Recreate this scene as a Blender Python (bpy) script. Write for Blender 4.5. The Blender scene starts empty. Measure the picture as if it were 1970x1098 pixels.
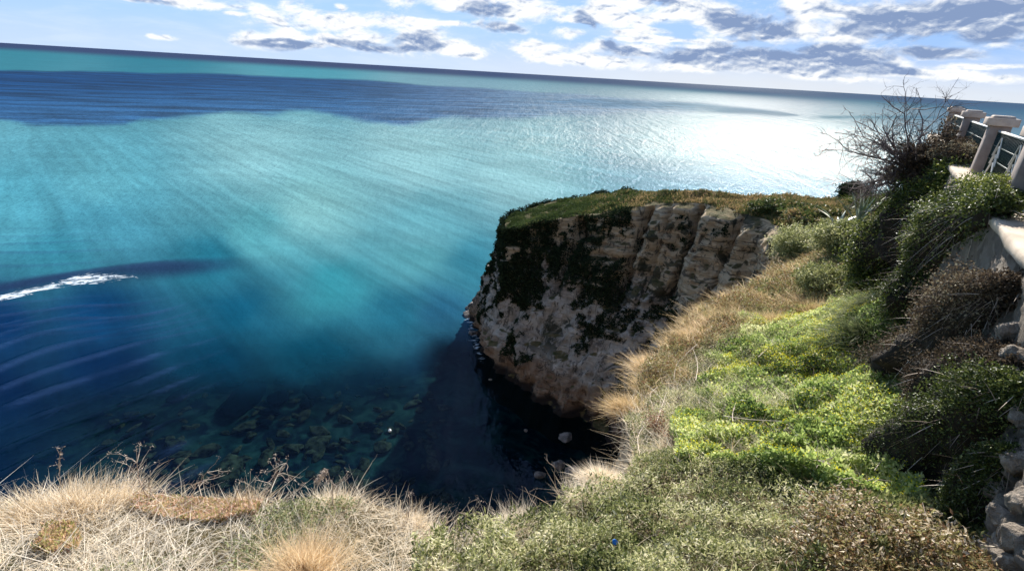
import bpy, math, random, time
import numpy as np
from mathutils import Vector, Matrix
from mathutils.geometry import delaunay_2d_cdt
T0 = time.time()
rng = np.random.default_rng(7); random.seed(7)
sc = bpy.context.scene
PI = math.pi

# ------------------------------------------------------------------ camera
H = 25.0; FPX = 1000.0; TH = math.radians(22.2); RHO = math.radians(3.4)
F = np.array([0, math.cos(TH), -math.sin(TH)]); U0 = np.array([0, math.sin(TH), math.cos(TH)]); R0 = np.array([1., 0, 0])
RT = math.cos(RHO)*R0 + math.sin(RHO)*U0; UP = -math.sin(RHO)*R0 + math.cos(RHO)*U0
CAM = np.array([0, 0, H])
cd = bpy.data.cameras.new('camera'); cam = bpy.data.objects.new('camera', cd); sc.collection.objects.link(cam)
M = Matrix([[RT[i], UP[i], -F[i]] for i in range(3)]).to_4x4(); M.translation = Vector(CAM)
cam.matrix_world = M
cd.sensor_width = 36; cd.lens = 36*FPX/1970; cd.clip_end = 90000; cd.clip_start = 0.05
sc.camera = cam
def ray(x, y): return F + (x-985)/FPX*RT + (549-y)/FPX*UP
def atz(x, y, z):
    d = ray(x, y); return CAM + d*((z-H)/d[2])
def aty(x, y, Y):
    d = ray(x, y); return CAM + d*(Y/d[1])
def proj(P):
    V = P-CAM; w = V@F; w = np.where(np.abs(w) < 1e-3, 1e-3, w)
    return 985+FPX*(V@RT)/w, 549-FPX*(V@UP)/w

# ------------------------------------------------------------------ sun and render settings
SUN_AZ, SUN_EL = 20.5, 33.0
az, el = math.radians(SUN_AZ), math.radians(SUN_EL)
sd = Vector((math.sin(az)*math.cos(el), math.cos(az)*math.cos(el), math.sin(el)))
sl = bpy.data.lights.new('sun', 'SUN'); sl.energy = 5.0; sl.angle = math.radians(0.6); sl.color = (1, .95, .87)
so = bpy.data.objects.new('sun', sl); sc.collection.objects.link(so)
so.rotation_euler = sd.to_track_quat('Z', 'Y').to_euler(); so.location = (0, 0, 100)
sc.view_settings.view_transform = 'Standard'; sc.view_settings.look = 'None'
sc.view_settings.exposure = 1.15; sc.view_settings.gamma = 1
sc.render.engine = 'CYCLES'
cy = sc.cycles; cy.max_bounces = 6; cy.diffuse_bounces = 3; cy.glossy_bounces = 2; cy.transmission_bounces = 3
cy.transparent_max_bounces = 8; cy.caustics_reflective = False; cy.caustics_refractive = False
cy.sample_clamp_indirect = 3; cy.use_denoising = True; cy.use_adaptive_sampling = True; cy.adaptive_threshold = 0.02

# ------------------------------------------------------------------ numeric noise
def _h(ix, iy, iz, s):
    n = (ix.astype(np.int64)*374761393 + iy.astype(np.int64)*668265263 + iz.astype(np.int64)*2147483647 + s*974711) & 0xffffffff
    n = ((n ^ (n >> 13))*1274126177) & 0xffffffff
    n = ((n ^ (n >> 16))*2246822519) & 0xffffffff
    return ((n ^ (n >> 15)) & 0xffffff)/float(0xffffff)
def vnoise(P, s=0):
    I = np.floor(P); f = P-I; f = f*f*(3-2*f); r = 0
    for a in (0, 1):
        for b in (0, 1):
            for c in (0, 1):
                w = (f[:, 0] if a else 1-f[:, 0])*(f[:, 1] if b else 1-f[:, 1])*(f[:, 2] if c else 1-f[:, 2])
                r = r+w*_h(I[:, 0]+a, I[:, 1]+b, I[:, 2]+c, s)
    return r
def fbm(P, scale=1., o=4, s=0, g=.5):
    P = np.asarray(P, float)
    if P.shape[1] == 2: P = np.column_stack([P, np.zeros(len(P))])
    r = 0; a = 1; t = 0
    for k in range(o):
        r = r+a*vnoise(P*scale*(2**k)+17.3*k, s+k); t += a; a *= g
    return r/t            # 0..1
def sst(a, b, x):
    t = np.clip((x-a)/(b-a), 0, 1); return t*t*(3-2*t)

# ------------------------------------------------------------------ mesh helpers
def mk(name, V, Fs, mat, parent=None, smooth=False, tint=None, col=None, mats=None, midx=None, attrs=None):
    V = np.asarray(V, np.float32); 
    if not isinstance(Fs, list): Fs = [Fs]
    Fs = [np.asarray(f, np.int32) for f in Fs if len(f)]
    me = bpy.data.meshes.new(name)
    me.vertices.add(len(V)); me.vertices.foreach_set('co', V.ravel())
    li = np.concatenate([f.ravel() for f in Fs]); cnt = np.concatenate([np.full(len(f), f.shape[1], np.int32) for f in Fs])
    st = np.concatenate([[0], np.cumsum(cnt)[:-1]]).astype(np.int32)
    me.loops.add(len(li)); me.loops.foreach_set('vertex_index', li)
    me.polygons.add(len(cnt)); me.polygons.foreach_set('loop_start', st); me.polygons.foreach_set('loop_total', cnt)
    if smooth: me.polygons.foreach_set('use_smooth', np.ones(len(cnt), bool))
    if tint is not None:
        a = me.attributes.new('tint', 'FLOAT', 'POINT'); a.data.foreach_set('value', np.asarray(tint, np.float32))
    if attrs:
        for k, v in attrs.items():
            a = me.attributes.new(k, 'FLOAT', 'POINT'); a.data.foreach_set('value', np.asarray(v, np.float32))
    if col is not None:
        a = me.attributes.new('col', 'FLOAT_COLOR', 'POINT'); c = np.ones((len(V), 4), np.float32); c[:, :3] = col
        a.data.foreach_set('color', c.ravel())
    if mats:
        for m in mats: me.materials.append(m)
        me.polygons.foreach_set('material_index', np.asarray(midx, np.int32))
    else: me.materials.append(mat)
    me.update(calc_edges=True); me.validate()
    o = bpy.data.objects.new(name, me); sc.collection.objects.link(o)
    if parent: o.parent = parent
    return o
def tag(o, label=None, cat=None, group=None, kind=None):
    if label: o['label'] = label
    if cat: o['category'] = cat
    if group: o['group'] = group
    if kind: o['kind'] = kind
    return o
def empty(name, loc):
    o = bpy.data.objects.new(name, None); o.location = loc; o.empty_display_size = .2; sc.collection.objects.link(o)
    return o
def keepworld(o, root):
    "part built in world coordinates under an empty: shift the mesh into the empty's frame"
    o.parent = root; loc = root.matrix_basis.translation
    p = root
    tot = Vector(p.location)
    while p.parent: p = p.parent; tot += Vector(p.location)
    o.data.transform(Matrix.Translation(-tot))
    return o
def unit(v): return v/np.maximum(np.linalg.norm(v, axis=-1, keepdims=True), 1e-9)
def blades(P, D, L, W, bend, tint, seg=3):
    """tapering bent blades; returns V, F, T"""
    n = len(P); ts = np.linspace(0, 1, seg+1); w = np.array([1, .85, .55, .04] if seg == 3 else np.linspace(1, .05, seg+1))
    side = unit(np.cross(D, rng.normal(size=(n, 3)))); V = np.zeros((n, seg+1, 2, 3))
    for k, t in enumerate(ts):
        c = P+D*(L*t)[:, None]+bend*(L*t*t)[:, None]
        V[:, k, 0] = c-side*(W*w[k]/2)[:, None]; V[:, k, 1] = c+side*(W*w[k]/2)[:, None]
    base = (np.arange(n)*(seg+1)*2)[:, None]
    fs = []
    for k in range(seg):
        q = np.array([2*k, 2*k+1, 2*k+3, 2*k+2])[None, :]; fs.append(base+q)
    return V.reshape(-1, 3), np.concatenate(fs), np.repeat(tint, (seg+1)*2)
def leaves(P, L, W, tint, N=None, nb=.0, fold=.25):
    n = len(P); a = unit(rng.normal(size=(n, 3)))
    if N is not None: a = unit(a*(1-nb)+N*nb)
    b = unit(np.cross(a, rng.normal(size=(n, 3)))); c = np.cross(a, b)
    L = np.broadcast_to(L, n)[:, None]; W = np.broadcast_to(W, n)[:, None]
    V = np.stack([P, P+a*L*.5+b*W*.5+c*W*fold, P+a*L, P+a*L*.5-b*W*.5+c*W*fold], 1)
    base = (np.arange(n)*4)[:, None]
    Fc = np.concatenate([base+np.array([[0, 1, 2]]), base+np.array([[0, 2, 3]])])
    return V.reshape(-1, 3), Fc, np.repeat(tint, 4)
def tubes(paths, sides=4, tint=None):
    """paths: list of (pts (k,3), radii (k))"""
    Vs = []; Fs = []; Ts = []; off = 0
    for j, (p, r) in enumerate(paths):
        p = np.asarray(p, float); k = len(p); r = np.broadcast_to(r, k)
        d = unit(np.gradient(p, axis=0)); ref = np.array([0.3, .5, .81]) if abs(d[0] @ np.array([.3, .5, .81])) < .9 else np.array([1., 0, 0])
        a = unit(np.cross(d, ref)); b = np.cross(d, a)
        an = np.arange(sides)*2*PI/sides
        V = p[:, None]+r[:, None, None]*(a[:, None]*np.cos(an)[None, :, None]+b[:, None]*np.sin(an)[None, :, None])
        Vs.append(V.reshape(-1, 3))
        i = np.arange(k-1)[:, None]*sides+np.arange(sides)[None]; i2 = np.arange(k-1)[:, None]*sides+(np.arange(sides)[None]+1) % sides
        Fs.append(np.stack([i, i2, i2+sides, i+sides], -1).reshape(-1, 4)+off); off += k*sides
        Ts.append(np.full(k*sides, rng.random() if tint is None else tint[j]))
    return np.concatenate(Vs), np.concatenate(Fs), np.concatenate(Ts)
def join(*parts):
    Vs = []; Fs = []; Ts = []; off = 0
    for V, Fc, T in parts:
        Vs.append(V); Fs.append(Fc+off); Ts.append(T); off += len(V)
    return np.concatenate(Vs), Fs, np.concatenate(Ts)
def box(cx, cy_, z0, z1, hx, hy, rot=0, tx=1., ty=1.):
    """box with optional taper at top"""
    c, s = math.cos(rot), math.sin(rot); V = []
    for z, a, b in ((z0, hx, hy), (z1, hx*tx, hy*ty)):
        for sx, sy in ((-1, -1), (1, -1), (1, 1), (-1, 1)):
            x, y = sx*a, sy*b; V.append((cx+c*x-s*y, cy_+s*x+c*y, z))
    Fc = np.array([(3, 2, 1, 0), (4, 5, 6, 7), (0, 1, 5, 4), (1, 2, 6, 5), (2, 3, 7, 6), (3, 0, 4, 7)])
    return np.array(V), Fc, np.zeros(8)
def bevel(o, w=.01, seg=2):
    m = o.modifiers.new('bevel', 'BEVEL'); m.width = w; m.segments = seg; m.limit_method = 'ANGLE'; return o
def inpoly(x, y, poly):
    r = np.zeros(len(x), bool); n = len(poly); j = n-1
    for i in range(n):
        xi, yi = poly[i]; xj, yj = poly[j]
        c = ((yi > y) != (yj > y)) & (x < (xj-xi)*(y-yi)/((yj-yi) if yj != yi else 1e-9)+xi); r ^= c; j = i
    return r

# ------------------------------------------------------------------ materials
def newmat(name):
    m = bpy.data.materials.new(name); m.use_nodes = True; nt = m.node_tree; nt.nodes.clear()
    return m, nt
class G:
    "tiny node graph helper"
    def __init__(s, nt): s.nt = nt
    def n(s, t, **k):
        d = s.nt.nodes.new(t)
        for a, b in k.items(): setattr(d, a, b)
        return d
    def put(s, sock, v):
        if isinstance(v, bpy.types.NodeSocket): s.nt.links.new(v, sock)
        elif v is not None: sock.default_value = v
    def m(s, op, a, b=None, c=None, clamp=False):
        d = s.n('ShaderNodeMath', operation=op, use_clamp=clamp); s.put(d.inputs[0], a)
        if b is not None: s.put(d.inputs[1], b)
        if c is not None: s.put(d.inputs[2], c)
        return d.outputs[0]
    def v(s, op, a, b=None):
        d = s.n('ShaderNodeVectorMath', operation=op); s.put(d.inputs[0], a)
        if b is not None:
            s.put(d.inputs[3] if op == 'SCALE' else d.inputs[1], b)
        return d.outputs['Value'] if op in ('LENGTH', 'DOT_PRODUCT') else d.outputs[0]
    def mix(s, f, a, b, bt='MIX'):
        d = s.n('ShaderNodeMix', data_type='RGBA', blend_type=bt); s.put(d.inputs[0], f); s.put(d.inputs[6], a); s.put(d.inputs[7], b)
        return d.outputs[2]
    def noise(s, vec, scale, detail=4, rough=.55, dist=0, out=0):
        d = s.n('ShaderNodeTexNoise'); s.put(d.inputs['Vector'], vec); s.put(d.inputs['Scale'], scale); d.inputs['Detail'].default_value = detail
        d.inputs['Roughness'].default_value = rough; d.inputs['Distortion'].default_value = dist; return d.outputs[out]
    def ramp(s, f, stops, interp='LINEAR'):
        d = s.n('ShaderNodeValToRGB'); s.put(d.inputs[0], f); r = d.color_ramp; r.interpolation = interp
        while len(r.elements) < len(stops): r.elements.new(.5)
        for e, (p, c) in zip(r.elements, stops): e.position = p; e.color = (*c, 1) if len(c) == 3 else c
        return d.outputs[0]
    def rng(s, x, a, b, c=0., d=1., sm=True):
        q = s.n('ShaderNodeMapRange', interpolation_type='SMOOTHSTEP' if sm else 'LINEAR'); s.put(q.inputs[0], x); s.put(q.inputs[1], a); s.put(q.inputs[2], b)
        s.put(q.inputs[3], c); s.put(q.inputs[4], d); return q.outputs[0]
    def attr(s, name, out='Fac'):
        return s.n('ShaderNodeAttribute', attribute_name=name).outputs[out]
    def bump(s, h, strength=.5, dist=.05, normal=None):
        d = s.n('ShaderNodeBump'); s.put(d.inputs['Strength'], strength); s.put(d.inputs['Distance'], dist); s.put(d.inputs['Height'], h)
        if normal: s.put(d.inputs['Normal'], normal)
        return d.outputs[0]
    def mapping(s, vec, rot=(0, 0, 0), scale=(1, 1, 1), loc=(0, 0, 0)):
        d = s.n('ShaderNodeMapping'); s.put(d.inputs[0], vec); d.inputs[2].default_value = rot; d.inputs[3].default_value = scale; d.inputs[1].default_value = loc
        return d.outputs[0]
def veg(name, stops, trans=.35, rough=.5, spec=.25):
    m, nt = newmat(name); g = G(nt)
    c = g.ramp(g.attr('tint'), stops)
    p = g.n('ShaderNodeBsdfPrincipled'); g.put(p.inputs['Base Color'], c); p.inputs['Roughness'].default_value = rough; p.inputs['Specular IOR Level'].default_value = spec
    t = g.n('ShaderNodeBsdfTranslucent'); g.put(t.inputs[0], c)
    x = g.n('ShaderNodeMixShader'); x.inputs[0].default_value = trans
    nt.links.new(p.outputs[0], x.inputs[1]); nt.links.new(t.outputs[0], x.inputs[2])
    o = g.n('ShaderNodeOutputMaterial'); nt.links.new(x.outputs[0], o.inputs[0]); return m
def solid(name, c1, c2, scale=4, rough=.8, bump=.3, bd=.02, metal=0, spec=.3, det=6):
    m, nt = newmat(name); g = G(nt); co = g.n('ShaderNodeNewGeometry').outputs['Position']
    n1 = g.noise(co, scale, det, .6); f = g.rng(n1, .32, .68)
    p = g.n('ShaderNodeBsdfPrincipled'); g.put(p.inputs['Base Color'], g.mix(f, (*c1, 1), (*c2, 1)))
    p.inputs['Roughness'].default_value = rough; p.inputs['Metallic'].default_value = metal; p.inputs['Specular IOR Level'].default_value = spec
    if bump: g.put(p.inputs['Normal'], g.bump(g.noise(co, scale*5, 6, .65), bump, bd))
    o = g.n('ShaderNodeOutputMaterial'); nt.links.new(p.outputs[0], o.inputs[0]); return m

M_dry = veg('dry_grass', [(0, (.26, .18, .10)), (.2, (.50, .38, .23)), (.45, (.70, .57, .40)), (.75, (.83, .73, .57)), (1, (.90, .82, .70))], .5)
M_golden = veg('golden_grass', [(0, (.12, .12, .04)), (.25, (.30, .24, .10)), (.5, (.52, .375, .19)), (.75, (.67, .50, .29)), (1, (.78, .63, .43))], .5)
M_greengrass = veg('green_grass', [(0, (.05, .07, .025)), (.5, (.16, .19, .08)), (1, (.36, .36, .18))], .4)
M_bush = veg('shrub_leaf', [(0, (.03, .04, .012)), (.3, (.12, .145, .045)), (.6, (.33, .34, .14)), (.8, (.56, .54, .30)), (1, (.76, .70, .50))], .42)
M_mustard = veg('mustard_leaf', [(0, (.05, .085, .022)), (.3, (.16, .235, .055)), (.6, (.36, .445, .13)), (.85, (.56, .61, .24)), (1, (.72, .72, .40))], .48)
M_flower = veg('yellow_flower', [(0, (.65, .55, .01)), (1, (.85, .78, .05))], .3)
M_vine = veg('vine_leaf', [(0, (.018, .02, .008)), (.45, (.05, .07, .018)), (.8, (.12, .15, .03)), (1, (.30, .32, .10))], .25, .5, .3)
M_vineg = veg('green_vine_leaf', [(0, (.012, .02, .006)), (.5, (.05, .075, .014)), (.8, (.16, .19, .035)), (1, (.34, .36, .09))], .3, .5, .3)
M_vineb = veg('brown_vine_leaf', [(0, (.022, .015, .012)), (.5, (.075, .055, .038)), (.85, (.16, .12, .075)), (1, (.30, .27, .18))], .25, .7, .12)
M_red = veg('red_leaf', [(0, (.10, .055, .03)), (.3, (.22, .09, .05)), (.6, (.36, .19, .11)), (.8, (.50, .34, .22)), (1, (.66, .52, .40))], .3)
M_russet = veg('russet_leaf', [(0, (.06, .06, .025)), (.25, (.18, .16, .06)), (.45, (.28, .15, .085)), (.6, (.28, .28, .10)), (.8, (.48, .38, .24)), (1, (.72, .62, .48))], .35)
M_pink = veg('pink_succulent', [(0, (.34, .36, .12)), (.35, (.55, .42, .20)), (.6, (.66, .42, .30)), (1, (.80, .62, .50))], .3)
M_twig = veg('dead_twig', [(0, (.09, .06, .045)), (.5, (.28, .21, .16)), (1, (.62, .52, .42))], 0, .7)
M_bark = veg('grey_bark', [(0, (.07, .05, .05)), (1, (.16, .12, .11))], 0, .8)
M_agave = veg('agave_leaf', [(0, (.10, .16, .10)), (.5, (.28, .34, .24)), (1, (.85, .82, .68))], .15, .35, .5)
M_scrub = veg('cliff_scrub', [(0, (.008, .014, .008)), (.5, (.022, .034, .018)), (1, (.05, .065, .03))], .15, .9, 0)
M_turf = veg('headland_turf', [(0, (.03, .05, .014)), (.45, (.08, .11, .03)), (.7, (.22, .17, .07)), (1, (.40, .28, .14))], .3)
M_core = solid('thicket_shade_core', (.012, .010, .007), (.035, .026, .018), 9, .95, .5)
M_soil = solid('soil', (.09, .06, .035), (.22, .16, .09), 3, .95, .6)
M_plaster = solid('pillar_stone', (.24, .19, .165), (.34, .28, .245), 3, .85, .25, .01)
M_cap = solid('pillar_cap_stone', (.34, .26, .21), (.48, .39, .32), 5, .85, .3, .01)
M_coping = solid('coping_stone', (.34, .27, .20), (.52, .43, .33), 2.5, .9, .3, .02)
M_green = solid('green_painted_iron', (.004, .018, .017), (.009, .034, .030), 12, .45, .1, .004)
M_white = solid('white_painted_iron', (.45, .44, .40), (.64, .62, .57), 9, .5, .1, .003)
M_stone = solid('loose_limestone', (.16, .13, .10), (.42, .35, .28), 9, .95, 1., .06)
M_blue = solid('blue_plastic', (.0, .16, .62), (.0, .20, .72), 20, .35, 0, spec=.5)
M_buoy = solid('white_plastic', (.75, .78, .8), (.82, .84, .85), 20, .4, 0)

# ------------------------------------------------------------------ land: rim + foot anchors (rim at cliff edge, foot on the sea)
def rp(x, y, z): return tuple(atz(x, y, z))
A = [  # (rim xyz, foot xy)
 ((-90, -22, 21.5), (-92, -8)), ((-50, -10, 21.5), (-52, 4)), ((-25, -1.5, 21.6), (-27, 9)), ((-12, 1.8, 21.6), (-14, 12)),
 (rp(-250, 990, 21.6), (-6, 12.5)), (rp(0, 968, 21.6), (-4.5, 12.5)), (rp(160, 962, 21.6), (-3.6, 12)), (rp(330, 966, 21.6), (-2.8, 12)),
 (rp(480, 970, 21.6), (-2.2, 12)), (rp(620, 972, 21.6), (-1.5, 12)), (rp(720, 975, 21.6), (-.8, 12)), (rp(810, 1000, 21.55), (-.2, 12)),
 (rp(880, 1040, 21.5), (.3, 12.5)), (rp(925, 1042, 21.45), (.7, 13)), (rp(980, 1015, 21.35), (1.2, 13.5)), (rp(1060, 975, 21.2), (1.8, 14)),
 (rp(1130, 955, 20.9), (2.4, 14.5)), (rp(1190, 945, 20.6), (3, 15)), (rp(1218, 900, 20.2), (3.6, 16)), (rp(1208, 840, 19.7), (4.2, 17)),
 (rp(1200, 790, 19.3), (5, 18)), (rp(1222, 745, 19.0), (6, 19)), (rp(1255, 700, 18.7), (7.2, 20)), (rp(1305, 645, 18.3), (8.8, 21.5)),
 (rp(1350, 600, 18.0), (10.2, 23)), (rp(1430, 560, 17.6), (12, 24.5)), (rp(1485, 520, 17.3), (12.8, 25.5)), (rp(1520, 475, 17.1), (12.4, 26.6)),
 (rp(1505, 445, 17.0), (11.6, 27.6)), (rp(1480, 424, 16.85), (10.4, 29)), (rp(1400, 405, 16.6), (8.6, 30.8)), (rp(1330, 390, 16.4), (7.1, 32.1)),
 (rp(1250, 396, 15.7), (4.5, 34.1)), (rp(1130, 414, 14.2), (1.2, 37.0)), (rp(1030, 430, 13.1), (-.7, 39.2)), (rp(990, 443, 12.5), (-1.8, 41.0)),
 (rp(978, 446, 12.1), (-2.9, 44.0)), ((-1.0, 47.5, 11.6), (-3.9, 49.0)), ((-.6, 50.8, 11.9), (-4.2, 53)), ((2.5, 52, 12.8), (.5, 58)),
 ((9, 50, 14.9), (10, 58)), (rp(1300, 367, 16.7), (17, 54)), (rp(1390, 372, 17.0), (22, 52)), (rp(1500, 378, 17.2), (27, 52)), (rp(1600, 380, 17.5), (33, 53)),
 (rp(1700, 378, 18), (40, 55)), ((50, 46, 18.3), (60, 60)), ((110, 60, 19), (120, 78)), ((260, 90, 19), (270, 110))]
rimA = np.array([a[0] for a in A], float); footA = np.array([a[1] for a in A], float)
def catmull(Pn, ts):
    n = len(Pn); i = np.clip(np.floor(ts).astype(int), 0, n-2); f = (ts-i)[:, None]
    p0 = Pn[np.clip(i-1, 0, n-1)]; p1 = Pn[i]; p2 = Pn[i+1]; p3 = Pn[np.clip(i+2, 0, n-1)]
    return .5*((2*p1)+(-p0+p2)*f+(2*p0-5*p1+4*p2-p3)*f*f+(-p0+3*p1-3*p2+p3)*f**3)
segl = np.maximum(np.linalg.norm(np.diff(rimA[:, :2], axis=0), axis=1), np.linalg.norm(np.diff(footA, axis=0), axis=1))
ts = []
for i, L in enumerate(segl):
    d = .16 if 27 <= i < 41 else .22 if 4 <= i < 27 else 3
    k = max(2, int(L/d)) if L < 60 else 12
    ts += list(i+np.arange(k)/k)
ts = np.array(ts+[len(A)-1.0])
rim = catmull(rimA, ts); foot = catmull(footA, ts)
# wall line (outer face of the promenade wall)
WALL = np.array([(-60, -30), (-12, -2.2), (1.3, -1.0), (3.7, 2.75), (5.46, 5.46), (9.68, 11.9), (16.8, 22.5), (20.5, 24), (60, 25)])
IA = [rp(*a) for a in [(300, 1098, 21.9), (0, 1098, 21.95), (900, 1098, 21.75), (1300, 1050, 21.35), (1500, 900, 20.7), (1500, 700, 19.3), (1650, 600, 19.0),
      (1700, 750, 20.1), (1750, 900, 20.9), (1600, 480, 18.0), (1400, 800, 19.9), (1400, 640, 18.7), (1550, 560, 18.2), (1300, 900, 20.5), (1400, 375, 16.9)]]
IA += [(-4, 0, 22.3), (0, 0, 22.3), (3.5, 2.2, 22.0), (6.2, 6.6, 21.5), (8.5, 10, 21.2), (12, 15, 21), (18, 25, 19.6), (30, 30, 19.5), (60, 35, 20), (26, 38, 18.0), (-20, -8, 22.5), (10, -10, 22), (40, 10, 22), (0, -30, 22), (60, -20, 22), (-60, -30, 22)]
anc = np.vstack([rimA[2:-3], np.array(IA, float)])
def tps(a, b):
    r2 = ((a[:, None, 0]-b[None, :, 0])**2+(a[:, None, 1]-b[None, :, 1])**2); return .5*r2*np.log(r2+1e-9)
_n = len(anc); _K = tps(anc, anc)+np.eye(_n)*.02; _P = np.column_stack([np.ones(_n), anc[:, :2]])
_A = np.block([[_K, _P], [_P.T, np.zeros((3, 3))]]); _w = np.linalg.solve(_A, np.concatenate([anc[:, 2], np.zeros(3)]))
def Z(x, y, noise=True):
    X = np.column_stack([np.atleast_1d(x), np.atleast_1d(y)]).astype(float); out = np.zeros(len(X))
    for i in range(0, len(X), 20000):
        q = X[i:i+20000]; out[i:i+20000] = tps(q, anc)@_w[:_n]+np.column_stack([np.ones(len(q)), q])@_w[_n:]
    out = np.clip(out, 11, 22.8)
    if noise:
        d = np.hypot(X[:, 0], X[:, 1]); out += (fbm(X, .9, 3, 5)-.5)*np.clip(d*.03, .08, .5)+(fbm(X, .25, 2, 9)-.5)*np.clip((d-10)*.03, 0, .5)
    return out
def surf_px(px, py):
    d = ray(px, py); t = np.linspace(1.5, 120, 1500); P = CAM+d[None]*t[:, None]; z = Z(P[:, 0], P[:, 1]); k = np.argmax(P[:, 2] < z)
    return P[k] if k > 0 else P[-1]
rim[:, 2] = np.where((ts > 2) & (ts < len(A)-3), Z(rim[:, 0], rim[:, 1]), rim[:, 2])

# cliff loft
ROWS = 120
nc = len(ts); tt = np.linspace(0, 1, ROWS)
depth_below = -3.0
V = np.zeros((nc, ROWS+1, 3))
hl = sst(27.5, 31, ts)*sst(40, 36.5, ts)                       # the headland face toward the cove
out2 = foot-rim[:, :2]; outn = unit(np.gradient(foot, axis=0)); nrm = np.column_stack([-outn[:, 1], outn[:, 0]])
sgn = np.sign((nrm*out2).sum(1)); nrm = nrm*np.where(sgn == 0, 1, sgn)[:, None]
for k, t in enumerate(tt):
    # horizontal profile: steep scarp on top, sloping apron below
    s_head = (.03*t if t < .02 else 0)+np.where(t < .42, .30*(t/.42)**1.2, .30+.70*((t-.42)/.58)**.92)
    s_main = t**.9
    s = s_head*hl+s_main*(1-hl)
    V[:, k, :2] = rim[:, :2]+out2*s[:, None]; V[:, k, 2] = rim[:, 2]*(1-t)+0*t
V[:, ROWS, :2] = foot+nrm*.3; V[:, ROWS, 2] = depth_below
Pf = V.reshape(-1, 3)
amp = np.repeat(tt*0+1, 1); fade = np.concatenate([sst(0, .06, tt), [0.3]])[None, :].repeat(nc, 0).ravel()
N3 = np.column_stack([nrm.repeat(ROWS+1, 0), np.full(nc*(ROWS+1), .25)]); N3 = unit(N3)
wd = Pf*np.array([1, 1, .55])
rid = 1-np.abs(fbm(wd, .33, 4, 11)*2-1); big = fbm(Pf, .14, 3, 21)-.5; strat = fbm(Pf*np.array([.12, .12, 2.2]), 1., 3, 31)-.5; fine = fbm(Pf, 1.5, 4, 41)-.5
gul = 1-np.abs(fbm(Pf*np.array([.8, .8, .12]), .7, 3, 61)*2-1)
isface = (np.repeat((ts > 26) & (ts < 42), ROWS+1))
a1 = np.where(isface, 1., .35)
zz = Pf[:, 2]*1.15+(fbm(Pf*np.array([1, 1, .3]), .25, 3, 65)-.5)*2.2; led = (zz-np.floor(zz))**3
upper = sst(7.5, 10, Pf[:, 2])
tipf = 1-.65*np.repeat(sst(34.5, 36, ts), ROWS+1)
disp = ((big*2.4*tipf+(rid-.75)*1.5+strat*(.45+.5*upper)+fine*1.2+(gul-.75)*1.3)-led*.30*(.3+upper)+(fbm(Pf, 4., 3, 67)-.5)*.35)*fade*a1-.25*np.repeat(sst(34.5, 36, ts), ROWS+1)*fade
rx, _ry = proj(rim)                                        # cracks that split the upper scarp into blocks
blk = np.zeros(nc); rx2 = rx+0
for cx_, w_, d_ in ((1118, 9, 1.3), (1252, 7, 2.1), (1300, 3, .8), (1352, 6, 1.8), (1432, 3, 1.1), (1190, 3, .6)):
    blk -= d_*np.exp(-((rx-cx_)/w_)**2)
for cx_, w_, d_ in ((1185, 50, .9), (1302, 38, .7), (1395, 32, 1.1), (1455, 18, .5)):
    blk += d_*np.exp(-((rx-cx_)/w_)**4)
tcol = np.concatenate([tt, [1]])[None, :]; wob = 1-sst(.38, .5, tcol+(fbm(Pf, .4, 2, 63).reshape(nc, ROWS+1)-.5)*.3)
disp = disp+(blk[:, None]*wob*sst(.0, .03, tcol)*((ts > 29) & (ts < 40))[:, None]).ravel()
V = (Pf+N3*disp[:, None]).reshape(nc, ROWS+1, 3)
V[:, 0] = rim
# undercut just above the sea along the headland
uc = np.exp(-((V[:, :, 2]-.5)/.7)**2)*(hl[:, None])*.7
V[:, :, :2] -= nrm[:, None]*uc[..., None]
i = (np.arange(nc-1)[:, None]*(ROWS+1)+np.arange(ROWS)[None]).ravel()
Fq = np.stack([i, i+1, i+ROWS+2, i+ROWS+1], 1)
CLIFF = V.copy()
# top surface
poly = [tuple(p[:2]) for p in rim]+[(260, -80), (-90, -80)]
gx = []
for st, r0, r1 in ((.22, 0, 9), (.4, 9, 22), (.8, 22, 60), (6, 60, 280)):
    a = np.arange(-r1, r1, st); X, Y = np.meshgrid(a, a); X = X.ravel()+rng.uniform(-.25, .25, X.size)*st; Y = Y.ravel()+rng.uniform(-.25, .25, Y.size)*st
    r = np.hypot(X, Y); k = (r >= r0) & (r < r1) & inpoly(X, Y, poly) & (Y > -8 if st < 5 else Y > -80); X = X[k]; Y = Y[k]
    dd = np.min((X[:, None]-rim[None, ::2, 0])**2+(Y[:, None]-rim[None, ::2, 1])**2, axis=1) if len(X) else np.zeros(0)
    k = dd > (st*.6)**2; gx.append(np.column_stack([X[k], Y[k]]))
gxy = np.concatenate(gx)
nr = len(poly)
pts = [Vector(p) for p in poly]+[Vector(p) for p in gxy]
res = delaunay_2d_cdt(pts, [(k, (k+1) % nr) for k in range(nr)], [], 1, 1e-5)
tv = np.array([tuple(v) for v in res[0]]); tf = np.array([f for f in res[2] if len(f) == 3])
tz = Z(tv[:, 0], tv[:, 1])
orig = res[3]
for k, o_ in enumerate(orig):
    for q in o_:
        if q < nc: tz[k] = rim[q, 2]; break
TV = np.column_stack([tv, tz])
LV = np.concatenate([CLIFF.reshape(-1, 3), TV]); LF = [Fq, tf+nc*(ROWS+1)]

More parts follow.
